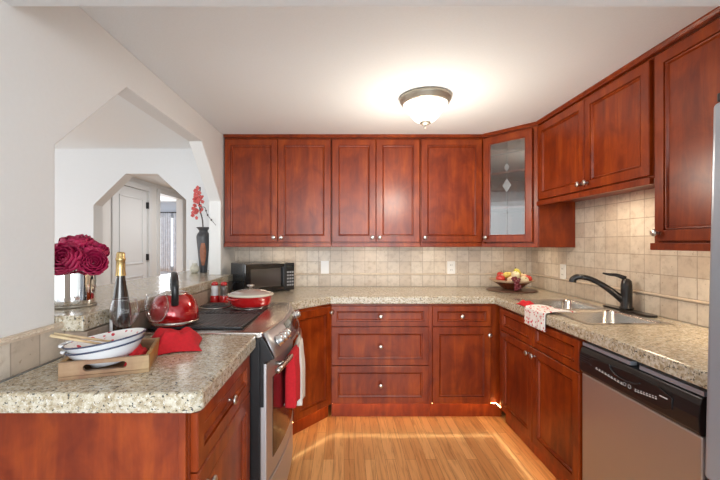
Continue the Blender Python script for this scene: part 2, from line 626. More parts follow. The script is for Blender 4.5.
# hall wall (plane x = XH) with a closed door and a doorway
dz = 2.05
m = M().prism([(YE + 0.13, 0), (4.56, 0), (4.56, dz), (5.33, dz), (5.33, 0), (5.65, 0), (5.65, 2.06), (6.44, 2.06), (6.44, 0), (8.6, 0), (8.6, CEILZ), (YE + 0.13, CEILZ)], XH - 0.1, XH, axis='x')
struct(m, 'wall_hall', WALLW, label='white hall wall beyond the archway')
struct(M().box((XH - 0.1, 8.6, 0), (-1.0, 8.7, CEILZ)), 'wall_hall_end', WALLW)
struct(M().box((-1.081, YB + 0.1, 0), (-0.98, 8.6, CEILZ)), 'wall_hall_right', WALLW)
# hall door: two-panel, closed
d = M().box((XH - 0.06, 4.565, 0.005), (XH - 0.02, 5.325, dz - 0.005))
dr = struct(d, 'door_1', TRIMW, (XH, 4.6, 0), label='white panelled hall door seen through the archway')
for z0, z1 in ((0.12, 0.86), (1.02, 1.93)):
    f = M()
    for (y0, y1, a, b) in ((4.67, 5.22, z0, z0 + .02), (4.67, 5.22, z1 - .02, z1), (4.67, 4.69, z0, z1), (5.20, 5.22, z0, z1)):
        f.box((XH - 0.0195, y0, a), (XH - 0.010, y1, b))
    f.build('panel_moulding', TRIMW, dr, bevel=0.004)
for z in (0.35, 1.06, 1.80):
    M().box((XH - 0.0195, 5.305, z), (XH + 0.0125, 5.345, z + 0.09)).build('hinge', BLACKP, dr)
kn = M()
kn.lathe([(0, 0), (0.03, 0), (0.03, 0.008), (0.012, 0.012), (0.012, 0.035), (0.028, 0.045), (0.028, 0.06), (0, 0.068)], (XH - 0.0195, 4.66, 1.09), 20, rot=Matrix.Rotation(PI / 2, 3, 'Y'))
tag(kn.build('door_knob', GOLD, dr, smooth=True), 'brass door knob')
cs = M()
for (y0, y1, zt) in ((4.48, 5.41, dz), (5.572, 6.518, 2.06)):
    cs.box((XH, y0, 0), (XH + 0.018, y0 + 0.078, zt + 0.07))
    cs.box((XH, y1 - 0.078, 0), (XH + 0.018, y1, zt + 0.07))
    cs.box((XH, y0 + 0.078, zt), (XH + 0.018, y1 - 0.078, zt + 0.07))
struct(cs, 'trim_10', TRIMW, label='white door casings in the hall', bevel=0.004)
# bedroom beyond the doorway: far wall with a window
m = M().prism([(-5, 0), (XH - 0.1, 0), (XH - 0.1, CEILZ), (-5, CEILZ)], 8.0, 8.1, [[(-4.15, 0.75), (-3.40, 0.75), (-3.40, 1.9), (-4.15, 1.9)]], 'y')
struct(m, 'wall_bedroom', plain('blue_grey_wall_paint', (0.50, 0.53, 0.60), 0.7), label='blue-grey bedroom wall with a curtained window')
wf = M()
for (x0, x1, z0, z1) in ((-4.15, -3.40, 0.75, 0.80), (-4.15, -3.40, 1.85, 1.90), (-4.15, -4.11, 0.8, 1.85), (-3.44, -3.40, 0.8, 1.85), (-3.80, -3.77, 0.8, 1.85)):
    wf.box((x0, 8.02, z0), (x1, 8.06, z1))
wo = struct(wf, 'window_1', TRIMW, (-3.8, 8.02, 0.75), label='white bedroom window seen through two doorways')
M().box((-4.11, 8.035, 0.80), (-3.44, 8.04, 1.85)).build('pane', GLASS, wo)
rod = thing('curtain_rod', 'dark curtain rod above the bedroom window', 'curtain rod', (-3.75, 7.93, 1.96))
M().tube([(-4.35, 7.93, 1.96), (-3.2, 7.93, 1.96)], 0.012).build('rod', BRONZE, rod, smooth=True)
for x in (-4.36, -3.19):
    M().ball((x, 7.93, 1.96), 0.028, seg=12, rings=8).build('finial', BRONZE, rod, smooth=True)
for x in (-4.30, -3.25):
    M().box((x - 0.006, 7.93, 1.945), (x + 0.006, 7.999, 1.975)).build('bracket', BRONZE, rod)
for (x0, x1, lab) in ((-3.93, -3.70, 'grey curtain panel left of the bright gap at the bedroom window'), (-3.66, -3.44, 'grey curtain panel right of the bright gap at the bedroom window')):
    c = M().grid(40, 12, lambda u, v: (x0 + (x1 - x0) * u, 7.93 + 0.022 * math.sin(u * 30), 0.70 + 1.25 * v))
    single(c, 'curtain', CURT, lab, 'curtain', ((x0 + x1) / 2, 7.93, 0.70), 'bedroom curtains', smooth=True, solid=0.004)
area('hall_lamp_light', (-1.9, 5.0, 2.15), (0, 0, 0), 0.5, 0.5, 17, (1.0, 0.97, 0.93))
area('bedroom_daylight', (-3.8, 7.85, 1.3), (-PI / 2, 0, 0), 0.7, 0.9, 24, (0.9, 0.95, 1.0))


# ------------------------------------------------------------------ cabinet parts
def front_panel(T, x0, x1, z0, z1, name, root, fw=0.055, mat=WOOD, th=0.02, label=None):
    """framed front with a bead and a recessed panel; local frame: x right, y into the cabinet, z up; back of the front at y=0"""
    w, h = x1 - x0, z1 - z0
    fw = min(fw, h * 0.28, w * 0.28)
    prof = [(0, 0), (0, -th + 0.003), (0.003, -th), (fw, -th), (fw + 0.0015, -th + 0.010), (fw + 0.004, -th + 0.010), (fw + 0.006, -th + 0.003), (fw + 0.010, -th + 0.004), (fw + 0.015, -th + 0.013)]
    mm = M(T)
    rings = []
    for i, y in prof:
        rings.append([mm.vert(q) for q in ((x0 + i, y, z0 + i), (x1 - i, y, z0 + i), (x1 - i, y, z1 - i), (x0 + i, y, z1 - i))])
    for a, b in zip(rings, rings[1:]):
        for k in range(4):
            mm.face([a[k], a[(k + 1) % 4], b[(k + 1) % 4], b[k]])
    mm.face(rings[-1])
    mm.face(rings[0][::-1])
    o = mm.build(name, mat, root)
    if label:
        o['label'] = label
    return o


def knob(T, x, z, front, th=0.02, r=0.0165):
    """round satin-nickel knob on a front"""
    prof = [(0, 0), (0.007, 0), (0.005, 0.004), (0.0045, 0.012), (0.011, 0.016), (r, 0.021), (r * 0.95, 0.026), (r * 0.6, 0.029), (0, 0.030)]
    mm = M(T)
    mm.lathe(prof, (x, -th, z), 16, rot=Matrix.Rotation(PI / 2, 3, 'X'))
    return tag(mm.build('knob', CHROME, front, smooth=True), 'round satin nickel knob')


def frame(root):
    return W[root.name]


def cabinet(name, label, loc, rz, w, d, z0, z1, group, toe=False, rail=False):
    """carcass in its own frame, origin at the left bottom front corner on the floor plane z=0"""
    r = thing(name, label, 'cabinet', loc, rz, group)
    T = frame(r)
    M(T).box((0.0005, 0, z0), (w - 0.0005, d, z1)).build('carcass', WOOD, r, bevel=0.0015)
    if toe:
        M(T).box((0.0005, 0.045, 0.0), (w - 0.0005, 0.065, z0 - 0.0005)).build('toe_kick', WOOD, r)
    if rail:
        M(T).box((0.0005, -0.022, z0 - 0.028), (w - 0.0005, 0.0, z0 + 0.004)).build('light_rail', WOOD, r, bevel=0.003)
    return r, T


BG, UG = 'base cabinets', 'wall cabinets'
FY = 2.745          # face plane of the back base run (door backs)
Z0, Z1 = 0.12, 0.858
G = 0.002
# --- back run: three-drawer unit and drawer-over-door unit
r, T = cabinet('base_cabinet', 'cherry base cabinet with three stacked drawers, under the back worktop', (-0.095, FY, 0), 0, 0.738, 0.58, Z0, Z1, BG, toe=True)
for (a, b, fw) in ((0.692, 0.842, 0.036), (0.405, 0.687, 0.047), (0.123, 0.400, 0.047)):
    f = front_panel(T, 0.001, 0.720, a, b, 'drawer', r, fw)
    knob(T, 0.364, (a + b) / 2, f)
r, T = cabinet('base_cabinet', 'cherry base cabinet, one drawer over one door, right end of the back run', (0.6435, FY, 0), 0, 0.545, 0.58, Z0, Z1, BG, toe=True)
M(T).box((-0.0195, -0.017, 0.123), (0.0055, -0.0002, 0.842)).build('filler_strip', WOOD, r)
f = front_panel(T, 0.008, 0.440, 0.692, 0.842, 'drawer', r, 0.036)
knob(T, 0.224, 0.767, f)
f = front_panel(T, 0.008, 0.440, 0.123, 0.687, 'door', r, 0.05)
knob(T, 0.424, 0.632, f)
# --- left corner unit on the slant
a0, a1 = Vector((-0.352, 2.443)), Vector((-0.098, 2.742))
ln = (a1 - a0).length
rz = math.atan2(a1.y - a0.y, a1.x - a0.x)
r = thing('base_cabinet', 'angled corner base cabinet with one tall door, right of the stove', 'cabinet', (a0.x, a0.y, 0), rz, BG)
T = frame(r)
M().prism([(-0.352, 2.443), (-0.0985, 2.742), (-0.0985, 3.32), (-0.88, 3.32), (-0.88, 2.443)], Z0, Z1).build('carcass', WOOD, r, bevel=0.0015)
M(T).box((0.0, 0.045, 0), (ln + 0.02, 0.062, Z0 - 0.0005)).build('toe_kick', WOOD, r)
f = front_panel(T, 0.01, ln - 0.012, 0.123, 0.842, 'door', r, 0.05)
knob(T, ln - 0.03, 0.80, f)
# --- right run: sink base
FX = 1.135
r, T = cabinet('sink_base_cabinet', 'cherry sink base cabinet with two doors and two false drawer fronts', (FX, 2.70, 0), -PI / 2, 0.948, 0.545, Z0, 0.72, BG, toe=True)
M(T).box((0.0005, 0.0, 0.7205), (0.9475, 0.02, Z1)).build('face_frame', WOOD, r)
xa, xm, xb = 0.065, 0.505, 0.943
for i, (s, e) in enumerate(((xa, xm - G), (xm + G, xb))):
    f = front_panel(T, s, e, 0.692, 0.842, 'false_drawer_front', r, 0.036)
    f = front_panel(T, s, e, 0.123, 0.687, 'door', r, 0.05)
    knob(T, (xm - 0.032) if i == 0 else (xm + 0.032), 0.645, f)
# --- peninsula unit by the viewer
r, T = cabinet('base_cabinet', 'cherry peninsula base cabinet nearest the viewer, drawer over door, left of the stove', (-0.419, 1.0, 0), PI / 2, 0.578, 0.468, Z0, Z1, BG, toe=True)
f = front_panel(T, 0.012, 0.570, 0.680, 0.842, 'drawer', r, 0.048)
knob(T, 0.28, 0.765, f)
f = front_panel(T, 0.012, 0.570, 0.123, 0.675, 'door', r, 0.058)
knob(T, 0.075, 0.615, f)
M().box((-0.966, 0.985, 0), (-0.4195, 0.9995, Z1)).build('end_panel', WOOD, r, bevel=0.002)
M().box((-0.439, 0.978, 0), (-0.419, 0.9848, Z1)).build('corner_stile', WOOD, r, bevel=0.002)

# --- upper cabinets on the back wall
UY = 3.03
U0, U1 = 1.303, 2.165
for (x0, x1, doors, lab) in ((-0.978, -0.1045, (-0.974, -0.540, -0.108), 'two-door wall cabinet at the left end of the back wall, above the microwave'),
                             (-0.1025, 0.621, (-0.098, 0.260, 0.618), 'two-door wall cabinet in the middle of the back wall, with narrower doors'),
                             (0.623, 1.130, (0.627, 1.126), 'single-door wall cabinet between the two-door units and the glass corner cabinet')):
    r, T = cabinet('wall_cabinet', lab, (x0, UY, 0), 0, x1 - x0, 0.300, U0, U1, UG, rail=True)
    for k in range(len(doors) - 1):
        f = front_panel(T, doors[k] - x0 + G, doors[k + 1] - x0 - G, 1.315, 2.150, 'door', r, 0.048)
        kx = doors[k + 1] - x0 - 0.03 if (len(doors) == 3 and k == 0) else doors[k] - x0 + 0.03
        knob(T, kx, 1.352, f)
# --- glass corner cabinet
b0, b1 = Vector((1.1325, 3.028)), Vector((1.420, 2.700))
gl = (b1 - b0).length
rz = math.atan2(b1.y - b0.y, b1.x - b0.x)
r = thing('glass_cabinet', 'angled corner wall cabinet with a leaded glass door and diamond bevels', 'cabinet', (b0.x, b0.y, 0), rz, UG)
T = frame(r)
poly = [(1.1325, 3.033), (1.424, 2.700), (1.688, 2.700), (1.688, 3.33), (1.1325, 3.33)]
body = M()
body.prism([(1.1505, 3.045), (1.43, 2.7175), (1.672, 2.7175), (1.672, 3.3135), (1.1505, 3.3135)], 1.299, 1.3165).prism(poly, 2.145, 2.188)
body.box((1.1325, 3.033, 1.275), (1.150, 3.33, 2.145))
body.box((1.150, 3.314, 1.317), (1.688, 3.33, 2.145))
body.box((1.672, 2.72, 1.317), (1.688, 3.314, 2.145))
body.box((1.424, 2.700, 1.275), (1.688, 2.717, 2.145))
body.build('carcass', WOOD, r, bevel=0.0015)
for z in (1.58, 1.86):
    M().prism([(1.20, 3.02), (1.43, 2.76), (1.67, 2.76), (1.67, 3.31), (1.152, 3.31), (1.152, 3.06)], z, z + 0.016).build('shelf', WOOD, r)
st = M(T)
st.box((0.0, -0.004, 1.275), (0.016, 0.014, 2.188)).box((gl - 0.034, -0.004, 1.275), (gl, 0.014, 2.188))
st.build('face_stile', WOOD, r, bevel=0.002)
M(T).box((0.0, -0.022, 1.275), (gl, -0.004, 1.305)).build('light_rail', WOOD, r, bevel=0.003)
dx0, dx1, dz0, dz1, fw = 0.018, gl - 0.036, 1.315, 2.150, 0.046
dm = M(T)
prof = [(0, -0.004), (0, -0.021), (0.003, -0.024), (fw, -0.024), (fw + 0.003, -0.018), (fw + 0.010, -0.014), (fw + 0.010, -0.004)]
rings = []
for i, y in prof:
    rings.append([dm.vert(q) for q in ((dx0 + i, y, dz0 + i), (dx1 - i, y, dz0 + i), (dx1 - i, y, dz1 - i), (dx0 + i, y, dz1 - i))])
rings.append(rings[0])
for a, b in zip(rings, rings[1:]):
    for k in range(4):
        dm.face([a[k], a[(k + 1) % 4], b[(k + 1) % 4], b[k]])
gd = dm.build('door', WOOD, r)
knob(T, dx0 + 0.028, 1.352, gd, 0.024)
gx0, gx1, gz0, gz1 = dx0 + fw + 0.008, dx1 - fw - 0.008, dz0 + fw + 0.008, dz1 - fw - 0.008
tag(M(T).box((gx0, -0.011, gz0), (gx1, -0.008, gz1)).build('glass_pane', PANE, gd), 'clear glass pane with lead lines')
cx = (gx0 + gx1) / 2
t = 0.0022
zt = gz1 - 0.095
zc, zh = 1.752, 0.054
M(T).box((gx0, -0.0135, zt - t), (gx1, -0.0112, zt + t)).build('lead_line', LEAD, gd)
zc2 = 1.893
for (z0_, z1_) in ((gz0, zc - zh), (zc + zh, zc2 - 0.036), (zc2 + 0.036, zt), (zt, gz1)):
    M(T).box((cx - t / 2, -0.0135, z0_), (cx + t / 2, -0.0112, z1_)).build('lead_line', LEAD, gd)
for (c_, hw, hh) in ((zc, 0.036, zh), (zc2, 0.022, 0.036)):
    b = M(T)
    b.prism([(cx - hw, c_), (cx, c_ - hh), (cx + hw, c_), (cx, c_ + hh)], -0.016, -0.0112, axis='y')
    tag(b.build('diamond_bevel', BEVG, gd, bevel=0.002), 'frosted diamond-shaped bevel')
# --- over-sink cabinet and tall cabinet on the right wall
UX = 1.424
r, T = cabinet('wall_cabinet', 'short two-door wall cabinet above the sink', (UX, 2.698, 0), -PI / 2, 1.000, 0.264, 1.605, U1, UG, rail=True)
for k, (s, e) in enumerate(((0.012, 0.531), (0.535, 0.994))):
    f = front_panel(T, s, e, 1.618, 2.150, 'door', r, 0.048)
    knob(T, e - 0.03 if k == 0 else s + 0.03, 1.655, f)
r, T = cabinet('wall_cabinet', 'tall single-door wall cabinet at the right edge, beside the fridge', (UX, 1.697, 0), -PI / 2, 0.50, 0.264, U0, U1, UG, rail=True)
f = front_panel(T, 0.022, 0.492, 1.315, 2.150, 'door', r, 0.048)
knob(T, 0.045, 1.352, f)
# crown along all uppers
cr = M()
path = [(-0.978, UY), (1.1325, UY), (1.424, 2.700), (UX, 1.19)]


def offs(pts, d):
    out = []
    for i, q in enumerate(pts):
        q = Vector(q)
        ds = []
        if i > 0:
            ds.append((q - Vector(pts[i - 1])).normalized())
        if i < len(pts) - 1:
            ds.append((Vector(pts[i + 1]) - q).normalized())
        ns = [Vector((e.y, -e.x)) for e in ds]
        n = sum(ns, Vector((0, 0))).normalized()
        out.append(q + n * (d / max(0.3, n.dot(ns[0]))))
    return out


secs = [(0.0, 2.166), (0.022, 2.166), (0.022, 2.172), (0.029, 2.182), (0.029, 2.1895), (0.0, 2.1895)]
loops = [[(q.x, q.y, z) for q in offs(path, d_)] for d_, z in secs]
vv = [[cr.vert(q) for q in lp] for lp in loops]
for i in range(len(secs)):
    a, b = vv[i], vv[(i + 1) % len(secs)]
    for k in range(len(path) - 1):
        cr.face([a[k], a[k + 1], b[k + 1], b[k]])
for k in (0, -1):
    cr.face([v[k] for v in vv])
struct(cr, 'trim_11', WOOD, label='cherry crown strip along the tops of the wall cabinets')

# ------------------------------------------------------------------ worktops
sh = [(1.185, 1.79), (1.565, 1.79), (1.565, 2.56), (1.185, 2.56)]
wt = M().prism([(-0.97, 3.332), (1.688, 3.332), (1.688, 1.115), (1.103, 1.115), (1.103, 2.715), (-0.10, 2.715), (-0.358, 2.425), (-0.358, 2.402), (-0.889, 2.402), (-0.889, 2.976), (-0.97, 2.976)],
                 0.859, ctr, [sh])
single(wt, 'worktop', GRAN, 'long granite worktop along the back wall and under the sink', 'worktop', (0.3, 3.0, 0.859), 'granite worktops', bevel=0.007)
wt = M().prism([(-0.97, 0.968), (-0.398, 0.968), (-0.376, 0.988), (-0.376, 1.582), (-0.890, 1.582), (-0.890, 1.287), (-0.97, 1.287)], 0.859, ctr)
single(wt, 'worktop', GRAN, 'granite peninsula worktop in the left foreground, carrying the wooden tray', 'worktop', (-0.6, 1.2, 0.859), 'granite worktops', bevel=0.007)
bt = M().prism([(-0.899, 1.277), (-0.899, 3.0), (-0.983, 3.0), (-0.983, 2.953), (-1.083, 2.953), (-1.083, 3.455), (-1.44, 3.455), (-1.44, 1.266), (-0.983, 1.266), (-0.983, 1.277)], 1.0005, 1.056)
single(bt, 'bar_top', GRAN, 'raised granite bar top lying in the pass-through opening', 'worktop', (-1.1, 2.2, 1.0005), 'granite worktops', bevel=0.007)

# ------------------------------------------------------------------ sink and faucet
sk = thing('sink', 'stainless steel double-bowl sink in the right worktop', 'sink', (1.375, 2.17, ctr))
SX0, SX1 = 1.187, 1.563
bowls = ((1.797, 2.150), (2.185, 2.553))
rim = M().prism([(1.168, 1.772), (1.582, 1.772), (1.582, 2.578), (1.168, 2.578)], ctr + 0.0004, ctr + 0.0042,
                [[(SX0 + .012, bowls[0][0]), (SX1 - .012, bowls[0][0]), (SX1 - .012, bowls[0][1]), (SX0 + .012, bowls[0][1])],
                 [(SX0 + .012, bowls[1][0]), (SX1 - .012, bowls[1][0]), (SX1 - .012, bowls[1][1]), (SX0 + .012, bowls[1][1])]])
rim.build('rim', SINKM, sk)


def rrect(x0, x1, y0, y1, rr, z, n=5):
    out = []
    for (cx_, cy_, a) in ((x1 - rr, y0 + rr, -PI / 2), (x1 - rr, y1 - rr, 0), (x0 + rr, y1 - rr, PI / 2), (x0 + rr, y0 + rr, PI)):
        for k in range(n):
            t_ = a + PI / 2 * k / (n - 1)
            out.append((cx_ + rr * math.cos(t_), cy_ + rr * math.sin(t_), z))
    return out


for (y0, y1) in bowls:
    b = M()
    lv = []
    for (ins, z, rr) in ((0, ctr + 0.002, 0.03), (0.002, ctr - 0.01, 0.05), (0.010, ctr - 0.15, 0.06), (0.035, ctr - 0.175, 0.05)):
        lv.append([b.vert(q) for q in rrect(SX0 + .012 + ins, SX1 - .012 - ins, y0 + ins, y1 - ins, rr, z)])
    for a, c in zip(lv, lv[1:]):
        for k in range(len(a)):
            b.face([a[k], a[(k + 1) % len(a)], c[(k + 1) % len(a)], c[k]])
    b.face(lv[-1])
    bo = b.build('basin', SINKM, sk, smooth=True)
    M().lathe([(0, 0.001), (0.03, 0.001), (0.042, 0.004), (0.045, 0.001)], ((SX0 + SX1) / 2, (y0 + y1) / 2, ctr - 0.1745), 24).build('drain', CHROME, bo, smooth=True)
fc = thing('faucet', 'dark bronze pull-out faucet with a side lever behind the sink', 'faucet', (1.625, 2.14, ctr))
M().prism([(q[0], q[1]) for q in rrect(1.595, 1.662, 1.94, 2.30, 0.03, 0)], ctr + 0.0003, ctr + 0.012).build('base_plate', BRONZE, fc, bevel=0.004)
fb = M().lathe([(0, 0.012), (0.034, 0.012), (0.034, 0.022), (0.029, 0.03), (0.028, 0.10), (0.028, 0.15), (0.024, 0.175), (0.012, 0.188), (0, 0.19)], (1.626, 2.13, ctr), 24)
fb.build('body', BRONZE, fc, smooth=True)
sp = arc([(1.620, 2.138, ctr + 0.055), (1.580, 2.160, ctr + 0.098), (1.530, 2.185, ctr + 0.143), (1.475, 2.212, ctr + 0.178), (1.432, 2.233, ctr + 0.189)], 6)
n_ = len(sp)
M().tube(sp, [0.022 - 0.006 * min(1, k / 14) for k in range(n_)], 14).build('spout', BRONZE, fc, smooth=True)
hd = arc([(1.435, 2.233, ctr + 0.189), (1.412, 2.246, ctr + 0.186), (1.396, 2.254, ctr + 0.172), (1.393, 2.256, ctr + 0.155)], 5)
M().tube(hd, [0.0165 + 0.004 * k / 15 for k in range(len(hd))], 14).build('spray_head', BRONZE, fc, smooth=True)
lv = arc([(1.625, 2.135, ctr + 0.188), (1.59, 2.155, ctr + 0.205), (1.555, 2.17, ctr + 0.209), (1.527, 2.185, ctr + 0.215)], 5)
M().tube(lv, [0.014 - 0.009 * k / 15 for k in range(len(lv))], 10).build('lever', BRONZE, fc, smooth=True)

# ------------------------------------------------------------------ dishwasher
dw = thing('dishwasher', 'stainless dishwasher with a black control panel, right of the sink cabinet', 'dishwasher', (1.12, 1.45, 0))
Y0, Y1 = 1.150, 1.742
M().box((1.15, Y0, 0.10), (1.66, Y1, 0.845)).build('tub', BLACKP, dw)
M().box((1.20, Y0, 0.0), (1.22, Y1, 0.0995)).build('toe_kick', BLACKP, dw)
M().box((1.118, Y0 + 0.003, 0.105), (1.1495, Y1 - 0.003, 0.700)).build('door', STEEL, dw, bevel=0.006)
cp = M()
yc = (Y0 + Y1) / 2
prof = [(1.1495, 0.702), (1.116, 0.702), (1.108, 0.715), (1.106, 0.76), (1.110, 0.800), (1.118, 0.822), (1.1495, 0.826)]
cp.prism([(a, b) for a, b in prof], Y0 + 0.003, Y1 - 0.003, axis='y')
pn = cp.build('control_panel', BLACKP, dw, bevel=0.003)
# raised glossy island with the buttons, a curved finger recess and the printed marks
isl = M().prism([(1.245, 0.745), (1.245, 0.785), (1.30, 0.802), (1.42, 0.806), (1.60, 0.798), (1.66, 0.790), (1.67, 0.775), (1.62, 0.758), (1.50, 0.738), (1.38, 0.728), (1.28, 0.730)], 1.1035, 1.1095, axis='x')
isl = isl.build('button_island', BLACKE, pn, bevel=0.002)
lip = M().tube(arc([(1.102, 1.535, 0.803), (1.1, 1.525, 0.786), (1.099, 1.49, 0.772), (1.099, 1.44, 0.769), (1.099, 1.40, 0.774), (1.1, 1.375, 0.786)], 5), 0.0025, 6)
lip.build('latch_lip', GREYM, pn, smooth=True)
def mark(y, hw, z0_, z1_):
    M().box((1.1028, y - hw, z0_), (1.1034, y + hw, z1_)).build('button_print', MARK, pn)


for k in range(9):
    y = 1.615 - 0.018 * k
    z = 0.755 - 0.0012 * k
    mark(y, 0.006, z, z + 0.0035)
    mark(y, 0.004, z + 0.006, z + 0.0085)
for k in range(8):
    y = 1.400 - 0.013 * k
    mark(y, 0.004, 0.745 + 0.0014 * k, 0.7485 + 0.0014 * k)
    mark(y, 0.003, 0.752 + 0.0014 * k, 0.7545 + 0.0014 * k)
mark(1.278, 0.016, 0.7725, 0.776)
for y in (1.455, 1.43):
    M().lathe([(0.0065, 0), (0.0075, 0), (0.0075, 0.0006), (0.0065, 0.0006), (0.0065, 0)], (1.1034, y, 0.752), 16, rot=Matrix.Rotation(-PI / 2, 3, 'Y')).build('button', MARK, pn)
for k in range(4):
    M().box((1.1045, 1.66 + 0.0, 0.760 + 0.010 * k), (1.1065, 1.735, 0.7635 + 0.010 * k)).build('vent_slot', GREYM, pn)
M().box((1.122, Y0 + 0.003, 0.8275), (1.1495, 1.405, 0.843)).build('mounting_strip', FRIDGEM, dw)
M().box((1.122, 1.45, 0.8275), (1.1495, Y1 - 0.003, 0.843)).build('mounting_strip', FRIDGEM, dw)
single(M().box((1.128, 1.118, 0), (1.66, 1.146, Z1)), 'end_panel', WOOD, 'narrow cherry end panel between dishwasher and fridge', 'panel', (1.4, 1.13, 0))

# ------------------------------------------------------------------ fridge (leans back a little on its feet)
fr = thing('refrigerator', 'tall grey refrigerator at the right edge, only its door edge showing', 'fridge', (1.14, 0.7, 0))
Tf = Matrix.Translation((1.036, 0.7, 0)) @ Matrix.Rotation(math.radians(1.35), 4, 'Y')
M(Tf).box((0.075, -0.40, 0.04), (0.60, 0.385, 1.71)).build('case', FRIDGEM, fr, bevel=0.01)
fd = M(Tf).box((0.0, -0.40, 0.62), (0.07, 0.385, 1.715)).build('door', FRIDGEM, fr, bevel=0.014, seg=4)
M(Tf).box((0.0, -0.40, 0.06), (0.07, 0.385, 0.612)).build('freezer_drawer', FRIDGEM, fr, bevel=0.014, seg=4)
M(Tf).tube(arc([(-0.002, -0.33, 0.72), (-0.045, -0.33, 0.76), (-0.05, -0.33, 1.1), (-0.045, -0.33, 1.44), (-0.002, -0.33, 1.48)], 5), 0.011).build('handle', BLACKP, fd, smooth=True)
M(Tf).box((0.005, 0.30, 1.716), (0.12, 0.375, 1.742)).build('hinge_cover', BLACKP, fr, bevel=0.004)
for y in (-0.35, 0.33):
    M().box((1.16, 0.7 + y - 0.02, 0), (1.22, 0.7 + y + 0.02, 0.06)).build('foot', BLACKP, fr)

# ------------------------------------------------------------------ stove
RY0, RY1 = 1.588, 2.398
RM = (RY0 + RY1) / 2


def bow(y):
    return 0.042 * (1 - ((y - RM) / ((RY1 - RY0) / 2)) ** 2)


ys = [RY0 + (RY1 - RY0) * k / 16 for k in range(17)]
sv = thing('stove', 'stainless slide-in stove with a grill cooktop and bowed oven door', 'stove', (-0.6, RM, 0))
M().box((-0.888, RY0, 0.03), (-0.362, RY1, 0.895)).build('body', BLACKE, sv, bevel=0.003)
for y in (RY0 + 0.05, RY1 - 0.05):
    for x in (-0.85, -0.45):
        M().lathe([(0, 0), (0.018, 0), (0.018, 0.03), (0, 0.03)], (x, y, 0), 12).build('foot', BLACKP, sv)
# end caps
for (y0, y1) in ((RY0, RY0 + 0.012), (RY1 - 0.012, RY1)):
    M().prism([(-0.3615, 0.60), (-0.345, 0.60), (-0.345, 0.79), (-0.300, 0.808), (-0.352, 0.906), (-0.3615, 0.906)], y0, y1, axis='y').build('end_cap', BLACKP, sv, bevel=0.002)
ck = M().prism([(-0.888, RY0), (-0.888, RY1)] + [(-0.352 + bow(y), y) for y in reversed(ys)], 0.8955, 0.922)
ck = ck.build('cooktop', STEELP, sv, bevel=0.006, seg=3)
zt = 0.9222
M().box((-0.872, 2.075, zt), (-0.45, 2.375, zt + 0.003)).build('burner_bay', BLACKE, ck, bevel=0.002)
M().box((-0.872, 1.985, zt), (-0.45, 2.060, zt + 0.004)).build('vent_bay', BLACKE, ck, bevel=0.002)
vs_ = M()
for k in range(19):
    x = -0.855 + 0.0215 * k
    vs_.box((x, 1.995, zt + 0.0042), (x + 0.012, 2.05, zt + 0.0085))
vs_.build('vent_grille', IRON, ck)
M().box((-0.872, 1.645, zt), (-0.45, 1.970, zt + 0.003)).build('grill_bay', BLACKE, ck, bevel=0.002)
gp = M()
gp.box((-0.865, 1.652, zt + 0.0032), (-0.458, 1.963, zt + 0.010))
for k in range(22):
    x = -0.857 + 0.0188 * k
    gp.box((x, 1.662, zt + 0.0095), (x + 0.009, 1.953, zt + 0.0120))
tag(gp.build('grill_plate', IRON, ck, bevel=0.0015), 'ridged black grill plate')


def coil(cx_, cy_, rad):
    rg = M().lathe([(rad + 0.006, 0), (rad + 0.018, 0.0), (rad + 0.018, 0.004), (rad + 0.008, 0.005), (rad + 0.006, 0)], (cx_, cy_, zt + 0.0032), 36)
    rg = rg.build('burner', STEELP, ck, smooth=True)
    pts = []
    for k in range(110):
        a = k / 110 * 2 * PI * 4
        q = 0.018 + (rad - 0.018) * k / 110
        pts.append((cx_ + q * math.cos(a), cy_ + q * math.sin(a), zt + 0.0085))
    M().tube(pts, 0.0045, 6).build('coil', IRON, ck, smooth=True)


coil(-0.775, 2.225, 0.078)
coil(-0.560, 2.225, 0.092)
# sloping control panel
pa = M().grid(17, 2, lambda u, v: (lambda y: ((-0.350 + bow(y)) + 0.050 * v, y, 0.914 - 0.104 * v))(RY0 + 0.012 + (RY1 - RY0 - 0.024) * u))
pa = pa.build('control_panel', STEEL, sv, solid=0.006, smooth=True)
nrm = Vector((0.104, 0, 0.050)).normalized()
KNOBM = plain('silver_knob', (0.70, 0.69, 0.68), 0.25, metal=0.95)
rotk = Vector((0, 0, 1)).rotation_difference(nrm).to_matrix()


def on_panel(y, v, off=0.0045):
    return Vector((-0.350 + bow(y) + 0.050 * v, y, 0.914 - 0.104 * v)) + nrm * off


for y in (1.685, 1.745, 1.805, 2.285):
    k = M().lathe([(0, 0), (0.027, 0), (0.028, 0.005), (0.023, 0.008), (0.022, 0.024), (0.018, 0.029), (0, 0.030)], on_panel(y, 0.52), 20, rot=rotk)
    kk = k.build('knob', KNOBM, pa, smooth=True)
    q = on_panel(y, 0.52) + nrm * 0.029
    M().tube([q - Vector((0, 0.012, 0)), q + Vector((0, 0.012, 0))], 0.004, 6).build('knob_grip', KNOBM, pa, smooth=True)
dsp = M().grid(9, 2, lambda u, v: on_panel(1.86 + 0.36 * u, 0.10 + 0.8 * v, 0.0045))
dp = dsp.build('display', DISPL, pa, solid=0.002)
for k in range(7):
    for j in range(2):
        c_ = on_panel(1.90 + 0.045 * k, 0.38 + 0.28 * j, 0.0062)
        M().ball(c_, 0.004, 1, 1.6, 0.6, 8, 6).build('button', GREYM, pa)
# oven door, window, handle, drawer
def bowed(x_off, y0, y1, z0, z1, depth, k=1.0, n=13):
    yy = [y0 + (y1 - y0) * i / (n - 1) for i in range(n)]
    return [(-0.3615 if depth is None else x_off + bow(y) * k - depth, y) for y in (y1, y0)] + [(x_off + bow(y) * k, y) for y in yy]


